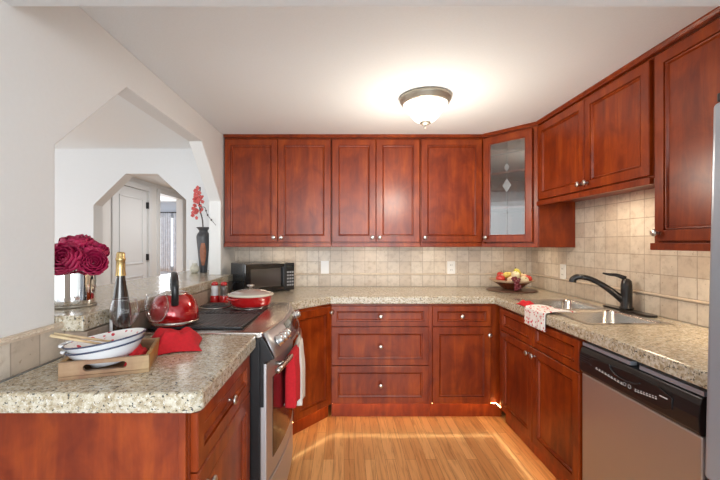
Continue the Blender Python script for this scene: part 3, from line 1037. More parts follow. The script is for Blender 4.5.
od = M().prism(bowed(-0.335, RY0 + 0.004, RY1 - 0.004, 0, 0, None), 0.27, 0.786).build('oven_door', STEEL, sv, bevel=0.004)
wn = M().grid(13, 2, lambda u, v: (lambda y: (-0.3345 + bow(y), y, 0.345 + 0.36 * v))(RY0 + 0.075 + (RY1 - RY0 - 0.15) * u))
tag(wn.build('oven_window', BLACKG, od, solid=0.003), 'dark glass oven window')
M().prism(bowed(-0.352, RY0 + 0.004, RY1 - 0.004, 0, 0, None), 0.252, 0.2695).build('door_gap', BLACKP, sv)
M().prism(bowed(-0.337, RY0 + 0.004, RY1 - 0.004, 0, 0, None), 0.07, 0.2515).build('drawer', STEEL, sv, bevel=0.004)
hy = [RY0 + 0.018 + (RY1 - RY0 - 0.036) * k / 16 for k in range(17)]


def hx(y):
    return -0.292 + bow(y) * 0.95


HZ = 0.752
hb = M().tube([(hx(y), y, HZ) for y in hy], 0.0125, 12).build('handle', CHROME, od, smooth=True)
for y in (RY0 + 0.12, RY1 - 0.12):
    M().tube([(-0.337 + bow(y), y, HZ), (hx(y), y, HZ)], 0.011, 10).build('standoff', CHROME, od, smooth=True)


# towels hanging over the oven handle
def drape(name, mat, label, y0, y1, zb, xb, xf, amp, ph, group):
    """folded towel: a closed sleeve of cloth hanging from the bar, rippled on its front"""
    mm = M()
    nz, nl = 26, 40
    rings = []
    for j in range(nz):
        t_ = j / (nz - 1)
        z = HZ + 0.016 - (HZ + 0.016 - zb) * t_
        op_ = min(1.0, (t_ * 14) ** 0.5) if t_ < 1 / 14 else 1.0
        ring = []
        for k in range(nl):
            a = 2 * PI * k / nl
            ca, sa = math.cos(a), math.sin(a)
            e = 0.45
            cx_ = math.copysign(abs(ca) ** e, ca)
            sy_ = math.copysign(abs(sa) ** e, sa)
            w_ = (y1 - y0) / 2 * (1 - 0.10 * t_ + 0.02 * math.sin(6 * t_ + ph))
            y = (y0 + y1) / 2 + w_ * sy_
            xc = hx(y)
            grow = 0.35 + 0.65 * min(1, t_ * 2.2)
            rip = amp * (math.sin((y - y0) * 70 + ph) + 0.4 * math.sin((y - y0) * 131 + 2 * ph)) * min(1, t_ * 3)
            x = xc + op_ * ((0.014 + (xf - 0.014) * grow + rip) * cx_ if cx_ > 0 else (0.014 + (xb - 0.014) * grow) * cx_)
            ring.append(mm.vert((x, y, z - 0.010 * t_ * math.sin((y - y0) * 50 + ph))))
        rings.append(ring)
    for a_, b_ in zip(rings, rings[1:]):
        for k in range(nl):
            mm.face([a_[k], a_[(k + 1) % nl], b_[(k + 1) % nl], b_[k]])
    mm.face(rings[0])
    mm.face(rings[-1])
    yc_ = (y0 + y1) / 2
    return single(mm, name, mat, label, 'towel', (hx(yc_), yc_, zb), group, smooth=True)


drape('dish_towel', WHITECL, 'white dish towel over the oven handle, behind the red one', 1.978, 2.18, 0.440, 0.034, 0.028, 0.006, 0.4, 'towels on the oven handle')
drape('dish_towel', REDCL, 'red dish towel over the oven handle, nearest the viewer', 1.810, 1.970, 0.505, 0.038, 0.026, 0.007, 1.3, 'towels on the oven handle')

# ------------------------------------------------------------------ things on the stove
kt = thing('kettle', 'shiny red kettle with a black arched handle on the grill plate', 'kettle', (-0.786, 1.712, zt + 0.0122))
kc = (-0.786, 1.712, zt + 0.0122)
M().lathe([(0, 0), (0.085, 0), (0.100, 0.006), (0.108, 0.030), (0.107, 0.06), (0.096, 0.10), (0.075, 0.128), (0.058, 0.138)], kc, 40).build('body', REDMET, kt, smooth=True)
M().lathe([(0.108, 0.012), (0.1095, 0.014), (0.1095, 0.020), (0.108, 0.022)], kc, 40).build('base_band', STEELP, kt, smooth=True)
M().lathe([(0.058, 0.1365), (0.062, 0.139), (0.058, 0.143), (0.035, 0.152), (0, 0.155)], kc, 32).build('lid', STEELP, kt, smooth=True)
M().lathe([(0, 0.154), (0.008, 0.155), (0.008, 0.164), (0.014, 0.170), (0.012, 0.178), (0, 0.180)], kc, 16).build('lid_knob', BLACKP, kt, smooth=True)
kd = Vector((0.45, -0.893, 0)).normalized()      # handle plane points at the viewer
hp = [Vector(kc) + kd * a + Vector((0, 0, b)) for a, b in ((0.092, 0.100), (0.103, 0.150), (0.094, 0.195), (0.052, 0.222), (-0.010, 0.226), (-0.060, 0.208), (-0.088, 0.160), (-0.072, 0.118))]
M().tube(arc(hp, 6), 0.0155, 12).build('handle', BLACKP, kt, smooth=True)
sd = Vector((-0.45, 0.893, 0)).normalized()
s0 = [Vector(kc) + sd * a + Vector((0, 0, b)) for a, b in ((0.090, 0.055), (0.118, 0.080), (0.135, 0.112))]
M().tube(arc(s0, 5), [0.024 - 0.0009 * k for k in range(11)], 14).build('spout', REDMET, kt, smooth=True)

pz = zt + 0.0132
pan = thing('saute_pan', 'red braiser pan with a white-rimmed glass lid on the far burner', 'pan', (-0.560, 2.222, pz))
pc = (-0.560, 2.222, pz)
M().lathe([(0, 0), (0.108, 0), (0.118, 0.008), (0.124, 0.030), (0.128, 0.058), (0.131, 0.060), (0.126, 0.060), (0.122, 0.030), (0.112, 0.012), (0, 0.010)], pc, 44).build('body', RED, pan, smooth=True)
ld = M().lathe([(0.132, 0.061), (0.133, 0.066), (0.120, 0.075), (0.085, 0.087), (0.045, 0.095), (0.0, 0.097)], pc, 44).build('lid', plain('pale_lid_glass', (0.42, 0.36, 0.32), 0.08, coat=0.8), pan, smooth=True)
M().lathe([(0.131, 0.0605), (0.135, 0.0625), (0.134, 0.069), (0.128, 0.073)], pc, 44).build('lid_rim', CREAM, ld, smooth=True)
M().lathe([(0, 0.096), (0.010, 0.097), (0.009, 0.107), (0.020, 0.114), (0.022, 0.120), (0.012, 0.124), (0, 0.125)], pc, 20).build('lid_knob', CHROME, ld, smooth=True)
ph = M()
for s in (-1, 1):
    e = Vector((0.55, 0.83, 0)).normalized() * s
    n2 = Vector((-e.y, e.x, 0))
    c0 = Vector(pc) + Vector((0, 0, 0.050))
    ph = M().tube(arc([c0 + e * 0.122 + n2 * 0.035, c0 + e * 0.150 + n2 * 0.028, c0 + e * 0.157, c0 + e * 0.150 - n2 * 0.028, c0 + e * 0.122 - n2 * 0.035], 5), 0.006, 8)
    ph.build('side_handle', RED, pan, smooth=True)

# salt and pepper mills behind the stove
for i, (x, y, lab, mt) in enumerate(((-0.858, 2.455, 'white-bodied salt mill with a red base, left one of the pair behind the stove', WHITEC),
                                     (-0.796, 2.450, 'clear-bodied pepper mill with a red base, right one of the pair behind the stove', plain('smoked_shaker_glass', (0.12, 0.10, 0.09), 0.1, coat=0.8)))):
    s = thing('spice_mill', lab, 'spice mill', (x, y, ctr), 0, 'salt and pepper mills')
    c_ = (x, y, ctr)
    M().lathe([(0, 0), (0.030, 0), (0.031, 0.004), (0.028, 0.040), (0.027, 0.046), (0, 0.046)], c_, 24).build('base', RED, s, smooth=True)
    M().lathe([(0.024, 0.046), (0.022, 0.075), (0.024, 0.095), (0.020, 0.112), (0.0, 0.112)], c_, 24).build('body', mt, s, smooth=True)
    M().lathe([(0, 0.112), (0.022, 0.1125), (0.022, 0.126), (0.017, 0.134), (0.006, 0.137), (0, 0.137)], c_, 24).build('cap', RED, s, smooth=True)

# ------------------------------------------------------------------ microwave in the corner
BTN = plain('grey_button', (0.30, 0.30, 0.31), 0.5)
mw = thing('microwave', 'black microwave standing at an angle in the back left corner', 'microwave', (-0.672, 3.045, ctr), math.radians(37))
T = frame(mw)
w2, d2, h2 = 0.212, 0.145, 0.232
M(T).box((-w2, -d2 + 0.012, 0.010), (w2, d2, h2)).build('case', GREYM, mw, bevel=0.006)
for x in (-0.18, 0.18):
    for y in (-0.11, 0.12):
        M(T).lathe([(0, 0), (0.014, 0), (0.014, 0.0098), (0, 0.0098)], (x, y, 0), 10).build('foot', BLACKP, mw)
md = M(T).box((-w2, -d2 - 0.012, 0.010), (0.122, -d2 + 0.0115, h2)).build('door', BLACKG, mw, bevel=0.004)
M(T).box((-w2 + 0.045, -d2 - 0.0135, 0.05), (0.085, -d2 - 0.0122, h2 - 0.04)).build('window', plain('mesh_window', (0.05, 0.045, 0.04), 0.12, coat=0.8), md)
M(T).box((0.100, -d2 - 0.034, 0.045), (0.114, -d2 - 0.0122, h2 - 0.03)).build('handle', BLACKP, md, bevel=0.004)
mp = M(T).box((0.1235, -d2 - 0.012, 0.010), (w2, -d2 + 0.0115, h2)).build('control_panel', BLACKP, mw, bevel=0.003)
M(T).box((0.140, -d2 - 0.0135, h2 - 0.045), (0.205, -d2 - 0.0122, h2 - 0.02)).build('display', DISPL, mp)
for i in range(3):
    for j in range(5):
        x, z = 0.143 + 0.022 * i, 0.045 + 0.026 * j
        M(T).box((x, -d2 - 0.0135, z), (x + 0.017, -d2 - 0.0122, z + 0.014)).build('button', BTN, mp)
M().tube(arc([(-0.80, 2.98, ctr + 0.06), (-0.84, 2.86, ctr + 0.09), (-0.86, 2.80, ctr + 0.03), (-0.82, 2.74, ctr + 0.006), (-0.78, 2.76, ctr + 0.006)], 6), 0.004, 6).build('cord', BLACKP, mw, smooth=True)

# ------------------------------------------------------------------ wall plates
def plate(name, c_, axis, lab, kind_, group='white wall plates'):
    """axis: 'y' for the back wall (faces -y), 'x' for the right wall (faces -x)"""
    rz_ = 0 if axis == 'y' else -PI / 2
    r_ = thing(name, lab, kind_, c_, rz_, group)
    T_ = frame(r_)
    M(T_).box((-0.036, -0.006, -0.058), (0.036, 0, 0.058)).build('cover_plate', WHITEP, r_, bevel=0.002)
    if kind_ == 'switch':
        M(T_).box((-0.016, -0.0085, -0.033), (0.016, -0.0062, 0.033)).build('rocker', WHITEP, r_, bevel=0.001)
    else:
        for z in (-0.022, 0.022):
            f_ = M(T_).box((-0.016, -0.0078, z - 0.014), (0.016, -0.0062, z + 0.014)).build('socket', WHITEP, r_, bevel=0.001)
            M(T_).box((-0.008, -0.0084, z - 0.004), (-0.005, -0.0079, z + 0.007)).box((0.005, -0.0084, z - 0.004), (0.008, -0.0079, z + 0.007)).build('slot', BLACKP, f_)


plate('light_switch', (-0.172, YB - 0.0105, 1.089), 'y', 'white switch plate on the back wall beside the microwave', 'switch')
plate('outlet', (0.965, YB - 0.0105, 1.085), 'y', 'white outlet on the back wall left of the fruit bowl', 'outlet')
plate('outlet', (XR - 0.0105, 2.85, 1.085), 'x', 'white outlet on the right wall beside the fruit bowl', 'outlet')
plate('outlet', (-1.41, YE - 0.0005, 1.09), 'y', 'white wall plate on the dining room wall beside the dark vase', 'outlet')

# ------------------------------------------------------------------ ceiling lamp
lc = (0.492, 2.24, CEILZ)
cl = thing('ceiling_lamp', 'flush ceiling lamp with a bronze ring and lit white glass bowl', 'lamp', lc)
M().lathe([(0, -0.0005), (0.150, -0.0005), (0.157, -0.008), (0.155, -0.020), (0.146, -0.028), (0.143, -0.040), (0.134, -0.046), (0.0, -0.046)], lc, 48).build('ring', BRONZEL, cl, smooth=True)
M().lathe([(0.133, -0.0465), (0.130, -0.056), (0.112, -0.078), (0.090, -0.106), (0.068, -0.134), (0.050, -0.147), (0.03, -0.151), (0.0, -0.152)], lc, 48).build('glass_bowl', LAMPG, cl, smooth=True)
M().lathe([(0, -0.149), (0.030, -0.151), (0.034, -0.157), (0.024, -0.165), (0.008, -0.170), (0.006, -0.176), (0.009, -0.181), (0.005, -0.188), (0, -0.190)], lc, 24).build('finial', BRONZEL, cl, smooth=True)
pl = bpy.data.lights.new('ceiling_lamp_light', 'POINT')
pl.energy = 19
pl.color = (1.0, 0.91, 0.77)
pl.shadow_soft_size = 0.12
plo = bpy.data.objects.new('ceiling_lamp_light', pl)
COL.objects.link(plo)
plo.location = (lc[0], lc[1], CEILZ - 0.48)


# under-cabinet lights
def puck(x, y, z, lab, rz_=0, power=3.0):
    r_ = thing('under_cabinet_light', lab, 'lamp', (x, y, z), rz_, 'under-cabinet lights')
    T_ = frame(r_)
    M(T_).box((-0.13, -0.022, -0.0075), (0.13, 0.022, -0.0005)).build('housing', WHITEP, r_, bevel=0.003)
    M(T_).box((-0.12, -0.017, -0.0095), (0.12, 0.017, -0.0077)).build('lens', PUCKL, r_)
    l_ = area('under_cabinet_glow', (x, y, z - 0.011), (0, 0, rz_), 0.24, 0.034, power, (1.0, 0.79, 0.54))


for (x, lab) in ((-0.52, 'under-cabinet light above the microwave'), (0.24, 'under-cabinet light in the middle of the back wall'), (0.80, 'under-cabinet light above the back outlet')):
    puck(x, 3.16, U0 - 0.0005, lab, 0, 0.35)
puck(1.47, 3.06, 1.2985, 'under-cabinet light above the fruit bowl', -0.75, 0.6)
puck(1.450, 2.15, 1.6045, 'under-cabinet light above the faucet', PI / 2, 2.0)
puck(1.60, 1.45, U0 - 0.0005, 'under-cabinet light beside the fridge', PI / 2, 2.2)
# rope light under the fronts of the base cabinets
rp = [(-0.346, 2.441, 0.1202), (-0.096, 2.740, 0.1202), (1.126, 2.741, 0.1202), (1.131, 2.70, 0.1202), (1.131, 1.76, 0.1202)]
pts = []
for a, b in zip(rp, rp[1:]):
    for k in range(12):
        pts.append(Vector(a).lerp(Vector(b), k / 12))
pts.append(Vector(rp[-1]))
single(M().tube(pts, 0.0024, 8), 'rope_light', ROPEL, 'warm glowing rope light under the base cabinet fronts', 'rope light', (0.5, 2.74, 0.1202), smooth=True)

# ------------------------------------------------------------------ tray, bowls, glasses, bottle, cloth
tb = Vector((-0.812, 1.050, ctr))
ta = math.atan2(0.0725, 0.2145)
tr = thing('serving_tray', 'small wooden tray with a slotted handle end, on the peninsula worktop', 'tray', tb, ta)
T = frame(tr)
tw, td, th_ = 0.232, 0.225, 0.052
M(T).box((0.0, 0.0, 0.0005), (tw, td, 0.010)).build('bottom', TRAYW, tr)
for (y0, y1) in ((0.0, 0.014), (td - 0.014, td)):
    e = M(T).prism([(0, 0.0105), (tw, 0.0105), (tw, th_), (0, th_)], y0, y1,
                   [[(0.070 + 0.011 * (1 - math.cos(a_)) - 0.011 if False else 0.116 + (0.046 if math.cos(a_) > 0 else -0.046) + 0.010 * math.cos(a_), 0.031 + 0.010 * math.sin(a_)) for a_ in [2 * PI * (k + 0.5) / 16 for k in range(16)]]], 'y')
    e.build('end_board', TRAYW, tr, bevel=0.0015)
for x0 in (0.0, tw - 0.012):
    M(T).box((x0, 0.0142, 0.0105), (x0 + 0.012, td - 0.0142, th_)).build('side_board', TRAYE, tr, bevel=0.0015)

# two oval bowls nested and tilted on the tray
bc = Vector((-0.735, 1.168, ctr + 0.0115))
tilt = Matrix.Rotation(math.radians(-8.5), 3, 'Y') @ Matrix.Rotation(math.radians(1.5), 3, 'X')


def oval_bowl(z, lab, rr):
    c_ = bc + Vector((-0.006, -0.004, z))
    b_ = thing('bowl', lab, 'bowl', c_, 0, 'nested white bowls on the tray')
    sh_ = M().lathe([(0, -0.006), (0.050, -0.006), (0.054, 0.004), (0.084, 0.017), (rr * 0.93, 0.038), (rr + 0.001, 0.051), (rr + 0.003, 0.053), (rr - 0.002, 0.054)], c_, 44, 1, 0.86, tilt).build('shell', WHITEC, b_, smooth=True)
    M().lathe([(rr - 0.002, 0.0545), (rr - 0.012, 0.046), (0.078, 0.027), (0.045, 0.013), (0, 0.011)], c_, 44, 1, 0.86, tilt).build('patterned_inside', FLORAL, b_, smooth=True)
    M().lathe([(rr + 0.0025, 0.0505), (rr + 0.0045, 0.0530), (rr + 0.0005, 0.0552), (rr - 0.002, 0.0548)], c_, 44, 1, 0.86, tilt).build('rim_line', NAVY, b_, smooth=True)
    e = c_ + tilt @ Vector((-rr - 0.004, 0, 0.050))
    f = M()
    tt = [c_ + tilt @ Vector(q) for q in ((-rr + 0.004, 0.030, 0.050), (-rr - 0.014, 0.024, 0.052), (-rr - 0.020, 0, 0.053), (-rr - 0.014, -0.024, 0.052), (-rr + 0.004, -0.030, 0.050))]
    f.tube(arc(tt, 5), 0.005, 8).build('lug_handle', WHITEC, b_, smooth=True)


oval_bowl(0.012, 'lower white bowl of the nested pair on the tray', 0.108)
oval_bowl(0.0315, 'upper white bowl with a red flower print inside, on the tray', 0.114)
for k, (p, q, lab) in enumerate((((-0.838, 1.055, 1.043), (-0.715, 1.120, 0.998), 'pale wooden chopstick resting on the bowl rim, nearer the viewer'),
                                 ((-0.838, 1.068, 1.045), (-0.705, 1.145, 1.000), 'pale wooden chopstick resting on the bowl rim, farther from the viewer'))):
    single(M().tube([p, Vector(p).lerp(Vector(q), 0.5), q], [0.0048, 0.0042, 0.003], 8), 'chopstick', BAMBOO, lab, 'chopstick', p, 'chopsticks on the bowl', smooth=True)


def wine_glass(x, y, h, rb, lab):
    c_ = (x, y, ctr)
    g_ = thing('wine_glass', lab, 'wine glass', c_, 0, 'wine glasses behind the tray')
    zb = h * 0.46
    prof_o = [(0.004, zb), (0.022, zb + 0.006), (rb * 0.86, zb + 0.030), (rb, zb + 0.052), (rb * 0.97, zb + 0.075), (rb * 0.80, h)]
    sm = [(q.x, q.y) for q in arc([(a, b, 0) for a, b in prof_o], 4)]
    M().lathe([(0, zb)] + sm, c_, 36).build('bowl', GLASS, g_, smooth=True)
    M().lathe([(rb * 0.80, h), (rb * 0.815, h + 0.0006), (rb * 0.80, h + 0.0012), (rb * 0.785, h + 0.0006), (rb * 0.80, h)], c_, 36).build('rim', plain('glass_edge', (0.8, 0.82, 0.84), 0.05, coat=1.0, trans=0.7), g_, smooth=True)
    M().lathe([(0.0, zb), (0.006, zb), (0.0038, zb - 0.02), (0.0036, 0.02), (0.006, 0.008), (0.0, 0.008)], c_, 14).build('stem', GLASS, g_, smooth=True)
    M().lathe([(0, 0.0075), (0.008, 0.007), (0.026, 0.003), (0.034, 0.0022), (0.034, 0.0005), (0, 0.0005)], c_, 30).build('foot', GLASS, g_, smooth=True)


wine_glass(-0.794, 1.338, 0.190, 0.047, 'clear wine glass in front of the wine bottle')
wine_glass(-0.722, 1.425, 0.192, 0.044, 'clear wine glass between the bottle and the red kettle')

bx, by = -0.857, 1.420
bt = thing('wine_bottle', 'tall dark wine bottle with gold foil on the neck, behind the glasses', 'bottle', (bx, by, ctr))
c_ = (bx, by, ctr)
sm = [(q.x, q.y) for q in arc([(0.0345, 0.006, 0), (0.036, 0.02, 0), (0.036, 0.105, 0), (0.033, 0.145, 0), (0.0255, 0.195, 0), (0.0185, 0.240, 0), (0.0150, 0.272, 0), (0.0143, 0.345, 0)], 4)]
M().lathe([(0, 0.0005), (0.034, 0.0005)] + sm + [(0, 0.346)], c_, 32).build('glass_body', BOTG, bt, smooth=True)
M().lathe([(0.0185, 0.268), (0.0162, 0.285), (0.0156, 0.30), (0.0156, 0.325), (0.0172, 0.327), (0.0172, 0.334), (0.0150, 0.337), (0.0150, 0.352), (0.012, 0.358), (0, 0.359)], c_, 24).build('foil', GOLD, bt, smooth=True)
M().grid(16, 4, lambda u, v: (bx + 0.0365 * math.cos(PI * (0.86 + 0.56 * u)), by + 0.0365 * math.sin(PI * (0.86 + 0.56 * u)), ctr + 0.03 + 0.075 * v)).build('label', LABELW, bt, smooth=True)


def crumple(name, mat, lab, cx_, cy_, lx, ly, rot, hmax, seed, group=None, edge=None, z=ctr):
    rnd = random.Random(seed)
    ph = [rnd.uniform(0, 6.28) for _ in range(8)]
    cr_, sr_ = math.cos(rot), math.sin(rot)

    def fn(u, v):
        a, b = (u - 0.5), (v - 0.5)
        dd = max(0.0, 1 - (abs(a) * 2) ** 3) * max(0.0, 1 - (abs(b) * 2) ** 3)
        h = hmax * dd * (0.62 + 0.13 * math.sin(9 * a + ph[0] + 3 * b) + 0.10 * math.sin(13 * b + ph[1] - 5 * a) + 0.05 * math.sin(27 * a - 11 * b + ph[2]))
        sxx = 1 + 0.12 * math.sin(5 * b + ph[3])
        syy = 1 + 0.12 * math.sin(6 * a + ph[4])
        x, y = a * lx * sxx, b * ly * syy
        return (cx_ + x * cr_ - y * sr_, cy_ + x * sr_ + y * cr_, z + 0.003 + max(0.0, h))
    c = M().grid(30, 30, fn)
    return single(c, name, mat, lab, 'towel', (cx_, cy_, z), group, smooth=True, solid=0.003, sub=1)


crumple('cloth', REDCL, 'crumpled red cloth lying on the worktop right of the tray', -0.640, 1.400, 0.185, 0.20, 0.45, 0.095, 5, None)
# corner of the same red linen inside the tray
crumple('napkin', REDCL, 'red napkin folded inside the tray beside the bowls', -0.669, 1.204, 0.052, 0.160, ta, 0.062, 11, None, z=ctr + 0.0105)

# ------------------------------------------------------------------ flowers in the silver vase on the bar
vz = 1.0563
vc = Vector((-1.086, 1.475, vz))
vs = thing('flower_vase', 'mirror-silver oval vase holding crimson peonies on the bar', 'vase', vc)
M().lathe([(0, 0.0), (0.080, 0.0), (0.084, 0.004), (0.086, 0.03), (0.086, 0.130), (0.085, 0.142), (0.081, 0.142), (0.080, 0.03), (0.07, 0.012), (0, 0.010)], vc, 44, 1.0, 0.88).build('body', MIRROR, vs, smooth=True)
M().lathe([(0.0845, 0.0008), (0.0875, 0.002), (0.0875, 0.008), (0.086, 0.010)], vc, 44, 1.0, 0.88).build('foot_band', BRONZEL, vs, smooth=True)


def peony(c_, R, axis, lab, seed):
    rnd = random.Random(seed)
    rotm = Vector((0, 0, 1)).rotation_difference(Vector(axis).normalized()).to_matrix()
    root = thing('peony', lab, 'flower', c_, 0, 'crimson peonies in the silver vase')
    mm = M()
    layers = ((0.20, 4, 0.50, 1.5), (0.36, 5, 0.60, 1.35), (0.54, 6, 0.66, 1.15), (0.74, 7, 0.66, 0.95), (0.92, 8, 0.58, 0.8), (1.0, 8, 0.40, 0.62))
    for li, (rf, n, hf, curl) in enumerate(layers):
        off = rnd.uniform(0, 6)
        for k in range(n):
            th0 = off + 2 * PI * k / n + rnd.uniform(-0.12, 0.12)
            wd = 2 * PI / n * 1.55
            rr = R * rf * rnd.uniform(0.93, 1.07)
            hh = R * hf * rnd.uniform(0.92, 1.1)
            p0, p1 = rnd.uniform(0, 6), rnd.uniform(0, 6)

            def fn(u, v):
                a = (u - 0.5)
                w_ = wd * (0.35 + 0.65 * math.sin(min(1, v * 1.25) * PI / 2)) * (1 - 0.35 * max(0, v - 0.7) / 0.3 * (abs(a) * 2) ** 2)
                th_a = th0 + a * w_
                bulge = math.sin(v * PI * 0.62) ** 0.8
                rad = rr * (0.18 + 0.90 * bulge) * (1 - 0.22 * max(0, curl - 0.7) * v ** 2)
                rad *= 1 + 0.05 * math.sin(a * 9 + p0) * v
                zz = -0.30 * R + (hh + 0.30 * R) * (v ** 1.25) * (1 - 0.16 * (abs(a) * 2) ** 2 * v) + 0.03 * R * math.sin(a * 11 + p1) * v
                q = rotm @ Vector((rad * math.cos(th_a), rad * math.sin(th_a), zz))
                return Vector(c_) + q
            mm.grid(9, 8, fn)
    mm.build('petals', PETAL, root, smooth=True, solid=0.0012)
    base = Vector(c_) - rotm @ Vector((0, 0, 0.28 * R))
    end = Vector((vc.x + (c_[0] - vc.x) * 0.25, vc.y + (c_[1] - vc.y) * 0.25, vz + 0.02))
    M().tube([base, base.lerp(end, 0.5) + Vector((0, 0, 0.005)), end], 0.0032, 6).build('stem', GREEN, root, smooth=True)


peony((-1.068, 1.425, 1.240), 0.060, (0.0, -0.88, 0.45), 'largest crimson peony, front and centre in the silver vase', 1)
peony((-0.984, 1.455, 1.228), 0.047, (0.55, -0.78, 0.25), 'crimson peony at the right side of the silver vase', 2)
peony((-1.085, 1.495, 1.297), 0.055, (0.0, -0.25, 0.95), 'crimson peony at the top of the silver vase', 3)
peony((-1.015, 1.505, 1.272), 0.046, (0.45, -0.2, 0.8), 'crimson peony behind the right one in the silver vase', 4)
peony((-1.155, 1.475, 1.255), 0.046, (-0.7, -0.3, 0.6), 'crimson peony half hidden by the wall at the left of the silver vase', 5)
peony((-1.028, 1.440, 1.236), 0.038, (0.3, -0.9, 0.4), 'small crimson peony squeezed between the two front blooms', 6)

# ------------------------------------------------------------------ dark vase with the coral branch, cream pot
dc = Vector((-1.205, 3.17, vz))
dv = thing('dark_vase', 'tall dark vase with a copper patch, at the far end of the bar', 'vase', dc)
sm = [(q.x, q.y) for q in arc([(0.030, 0.0, 0), (0.032, 0.02, 0), (0.043, 0.16, 0), (0.055, 0.28, 0), (0.054, 0.315, 0), (0.038, 0.345, 0), (0.036, 0.358, 0), (0.058, 0.385, 0)], 4)]
M().lathe([(0, 0.0)] + sm + [(0.055, 0.386), (0.030, 0.36), (0.03, 0.3), (0, 0.3)], dc, 28).build('body', VASEM, dv, smooth=True)
pt = M().grid(10, 14, lambda u, v: (lambda z, w: (dc.x + (0.0315 + 0.087 * z + 0.002) * math.sin(w), dc.y - (0.0315 + 0.087 * z + 0.002) * math.cos(w), dc.z + z))(0.06 + 0.19 * v, 0.30 + (u - 0.5) * (0.5 + 0.6 * math.sin(v * PI))))
tag(pt.build('copper_patch', VASEO, dv, smooth=True), 'copper-coloured patch on the vase')
br = thing('blossom_branch', 'coral blossom branch standing in the dark vase', 'branch', dc + Vector((0, 0, 0.37)))
b0_ = dc + Vector((0, 0, 0.305))
main = arc([b0_, b0_ + Vector((-0.004, -0.01, 0.14)), b0_ + Vector((-0.02, -0.03, 0.25)), b0_ + Vector((-0.012, -0.04, 0.42))], 6)
M().tube(main, 0.0055, 8).build('stem', STEMB, br, smooth=True)
side = arc([b0_ + Vector((-0.02, -0.03, 0.25)), b0_ + Vector((0.05, -0.10, 0.24)), b0_ + Vector((0.11, -0.20, 0.17)), b0_ + Vector((0.20, -0.27, 0.085))], 6)
M().tube(side, [0.0035 - 0.0001 * k for k in range(len(side))], 6).build('twig', STEMB, br, smooth=True)
rnd = random.Random(5)
for k in range(30):
    t_ = rnd.random()
    base = b0_ + Vector((-0.022, -0.035, 0.165 + 0.245 * t_))
    sp_ = 0.062 * (1 - 0.65 * t_)
    q = base + Vector((rnd.uniform(-1, 1) * sp_ - 0.010, rnd.uniform(-0.5, 0.3) * sp_, rnd.uniform(-0.02, 0.02)))
    rr = rnd.uniform(0.012, 0.018)
    f = M()
    ax = Vector((rnd.uniform(-1, 1), -1, rnd.uniform(-0.4, 0.8))).normalized()
    rm = Vector((0, 0, 1)).rotation_difference(ax).to_matrix()
    for j in range(5):
        a = 2 * PI * j / 5
        f.ball(q + rm @ Vector((rr * 0.7 * math.cos(a), rr * 0.7 * math.sin(a), 0.002)), rr * 0.62, 1, 1, 0.5, 8, 6, rm)
    f.ball(q, rr * 0.4, seg=8, rings=6)
    f.build('blossom', CORAL, br, smooth=True)
for k in (9, 12, 15):
    M().ball(side[k], 0.007, 1, 1, 1.3, 8, 6).build('bud', STEMB, br, smooth=True)
pc2 = Vector((-1.245, 3.085, vz))
pt = thing('cream_pot', 'small round cream pot at the foot of the dark vase', 'pot', pc2)
M().lathe([(0, 0), (0.022, 0), (0.034, 0.014), (0.039, 0.034), (0.033, 0.056), (0.020, 0.068), (0.018, 0.074), (0.022, 0.080), (0.019, 0.081), (0.014, 0.074), (0.016, 0.06), (0, 0.05)], pc2, 28).build('body', CREAM, pt, smooth=True)

# ------------------------------------------------------------------ fruit bowl in the right corner
bo = single(M().lathe([(0, 0.0003), (0.185, 0.0003), (0.196, 0.004), (0.196, 0.009), (0.19, 0.011), (0, 0.011)], (1.385, 3.065, ctr), 48), 'serving_board', BOARD,
            'round dark board under the fruit bowl in the corner', 'board', (1.385, 3.065, ctr), smooth=False, bevel=0.003)
fcx = Vector((1.390, 3.065, ctr + 0.0113))
fbw = thing('fruit_bowl', 'wide red-brown bowl of fruit in the right back corner', 'bowl', fcx)
wob = lambda a, z: 1 + (0.035 * math.sin(5 * a + 0.7) + 0.02 * math.sin(8 * a)) * max(0, (z - 0.03) / 0.05)
M().lathe([(0, 0), (0.060, 0), (0.070, 0.006), (0.105, 0.035), (0.145, 0.062), (0.168, 0.078), (0.165, 0.080), (0.140, 0.066), (0.100, 0.040), (0.06, 0.014), (0, 0.012)], fcx, 48, wob=wob).build('body', FBOWL, fbw, smooth=True)
M().lathe([(0.146, 0.0625), (0.170, 0.078), (0.168, 0.083), (0.160, 0.080), (0.142, 0.069)], fcx, 48, wob=wob).build('rim', FRIM, fbw, smooth=True)


def fruit(name, cat, lab, dx, dy, dz, r_, mat, sz=0.92, sx=1.0, rot=None, stem=True):
    c_ = fcx + Vector((dx, dy, dz))
    root = thing(name, lab, cat, c_, 0, 'fruit in the bowl')
    if name in ('apple', 'peach'):
        prof = [(r_ * math.sin(PI * k / 14) * (1 - 0.06 * math.cos(PI * k / 14)), (-math.cos(PI * k / 14) * sz + 0.16 * math.exp(-((k - 14) / 1.6) ** 2) * -1) * r_) for k in range(15)]
    elif name == 'lemon':
        prof = [(r_ * 0.8 * math.sin(PI * k / 14) ** 1.1, -math.cos(PI * k / 14) * r_ * 1.2) for k in range(15)]
    else:
        prof = [(r_ * math.sin(PI * k / 14) * (1 - 0.28 * (k / 14) ** 1.5), -math.cos(PI * k / 14) * r_ * 1.2 + 0.1 * r_) for k in range(15)]
    M().lathe(prof, c_, 20, rot=rot).build('flesh', mat, root, smooth=True)
    if stem:
        top = Vector((0, 0, prof[-1][1] - 0.002))
        up = Vector((0.004, 0, prof[-1][1] + 0.012))
        if rot:
            top, up = rot @ top, rot @ up
        M().tube([c_ + top, c_ + up], 0.0018, 6).build('stem', STEMB, root)


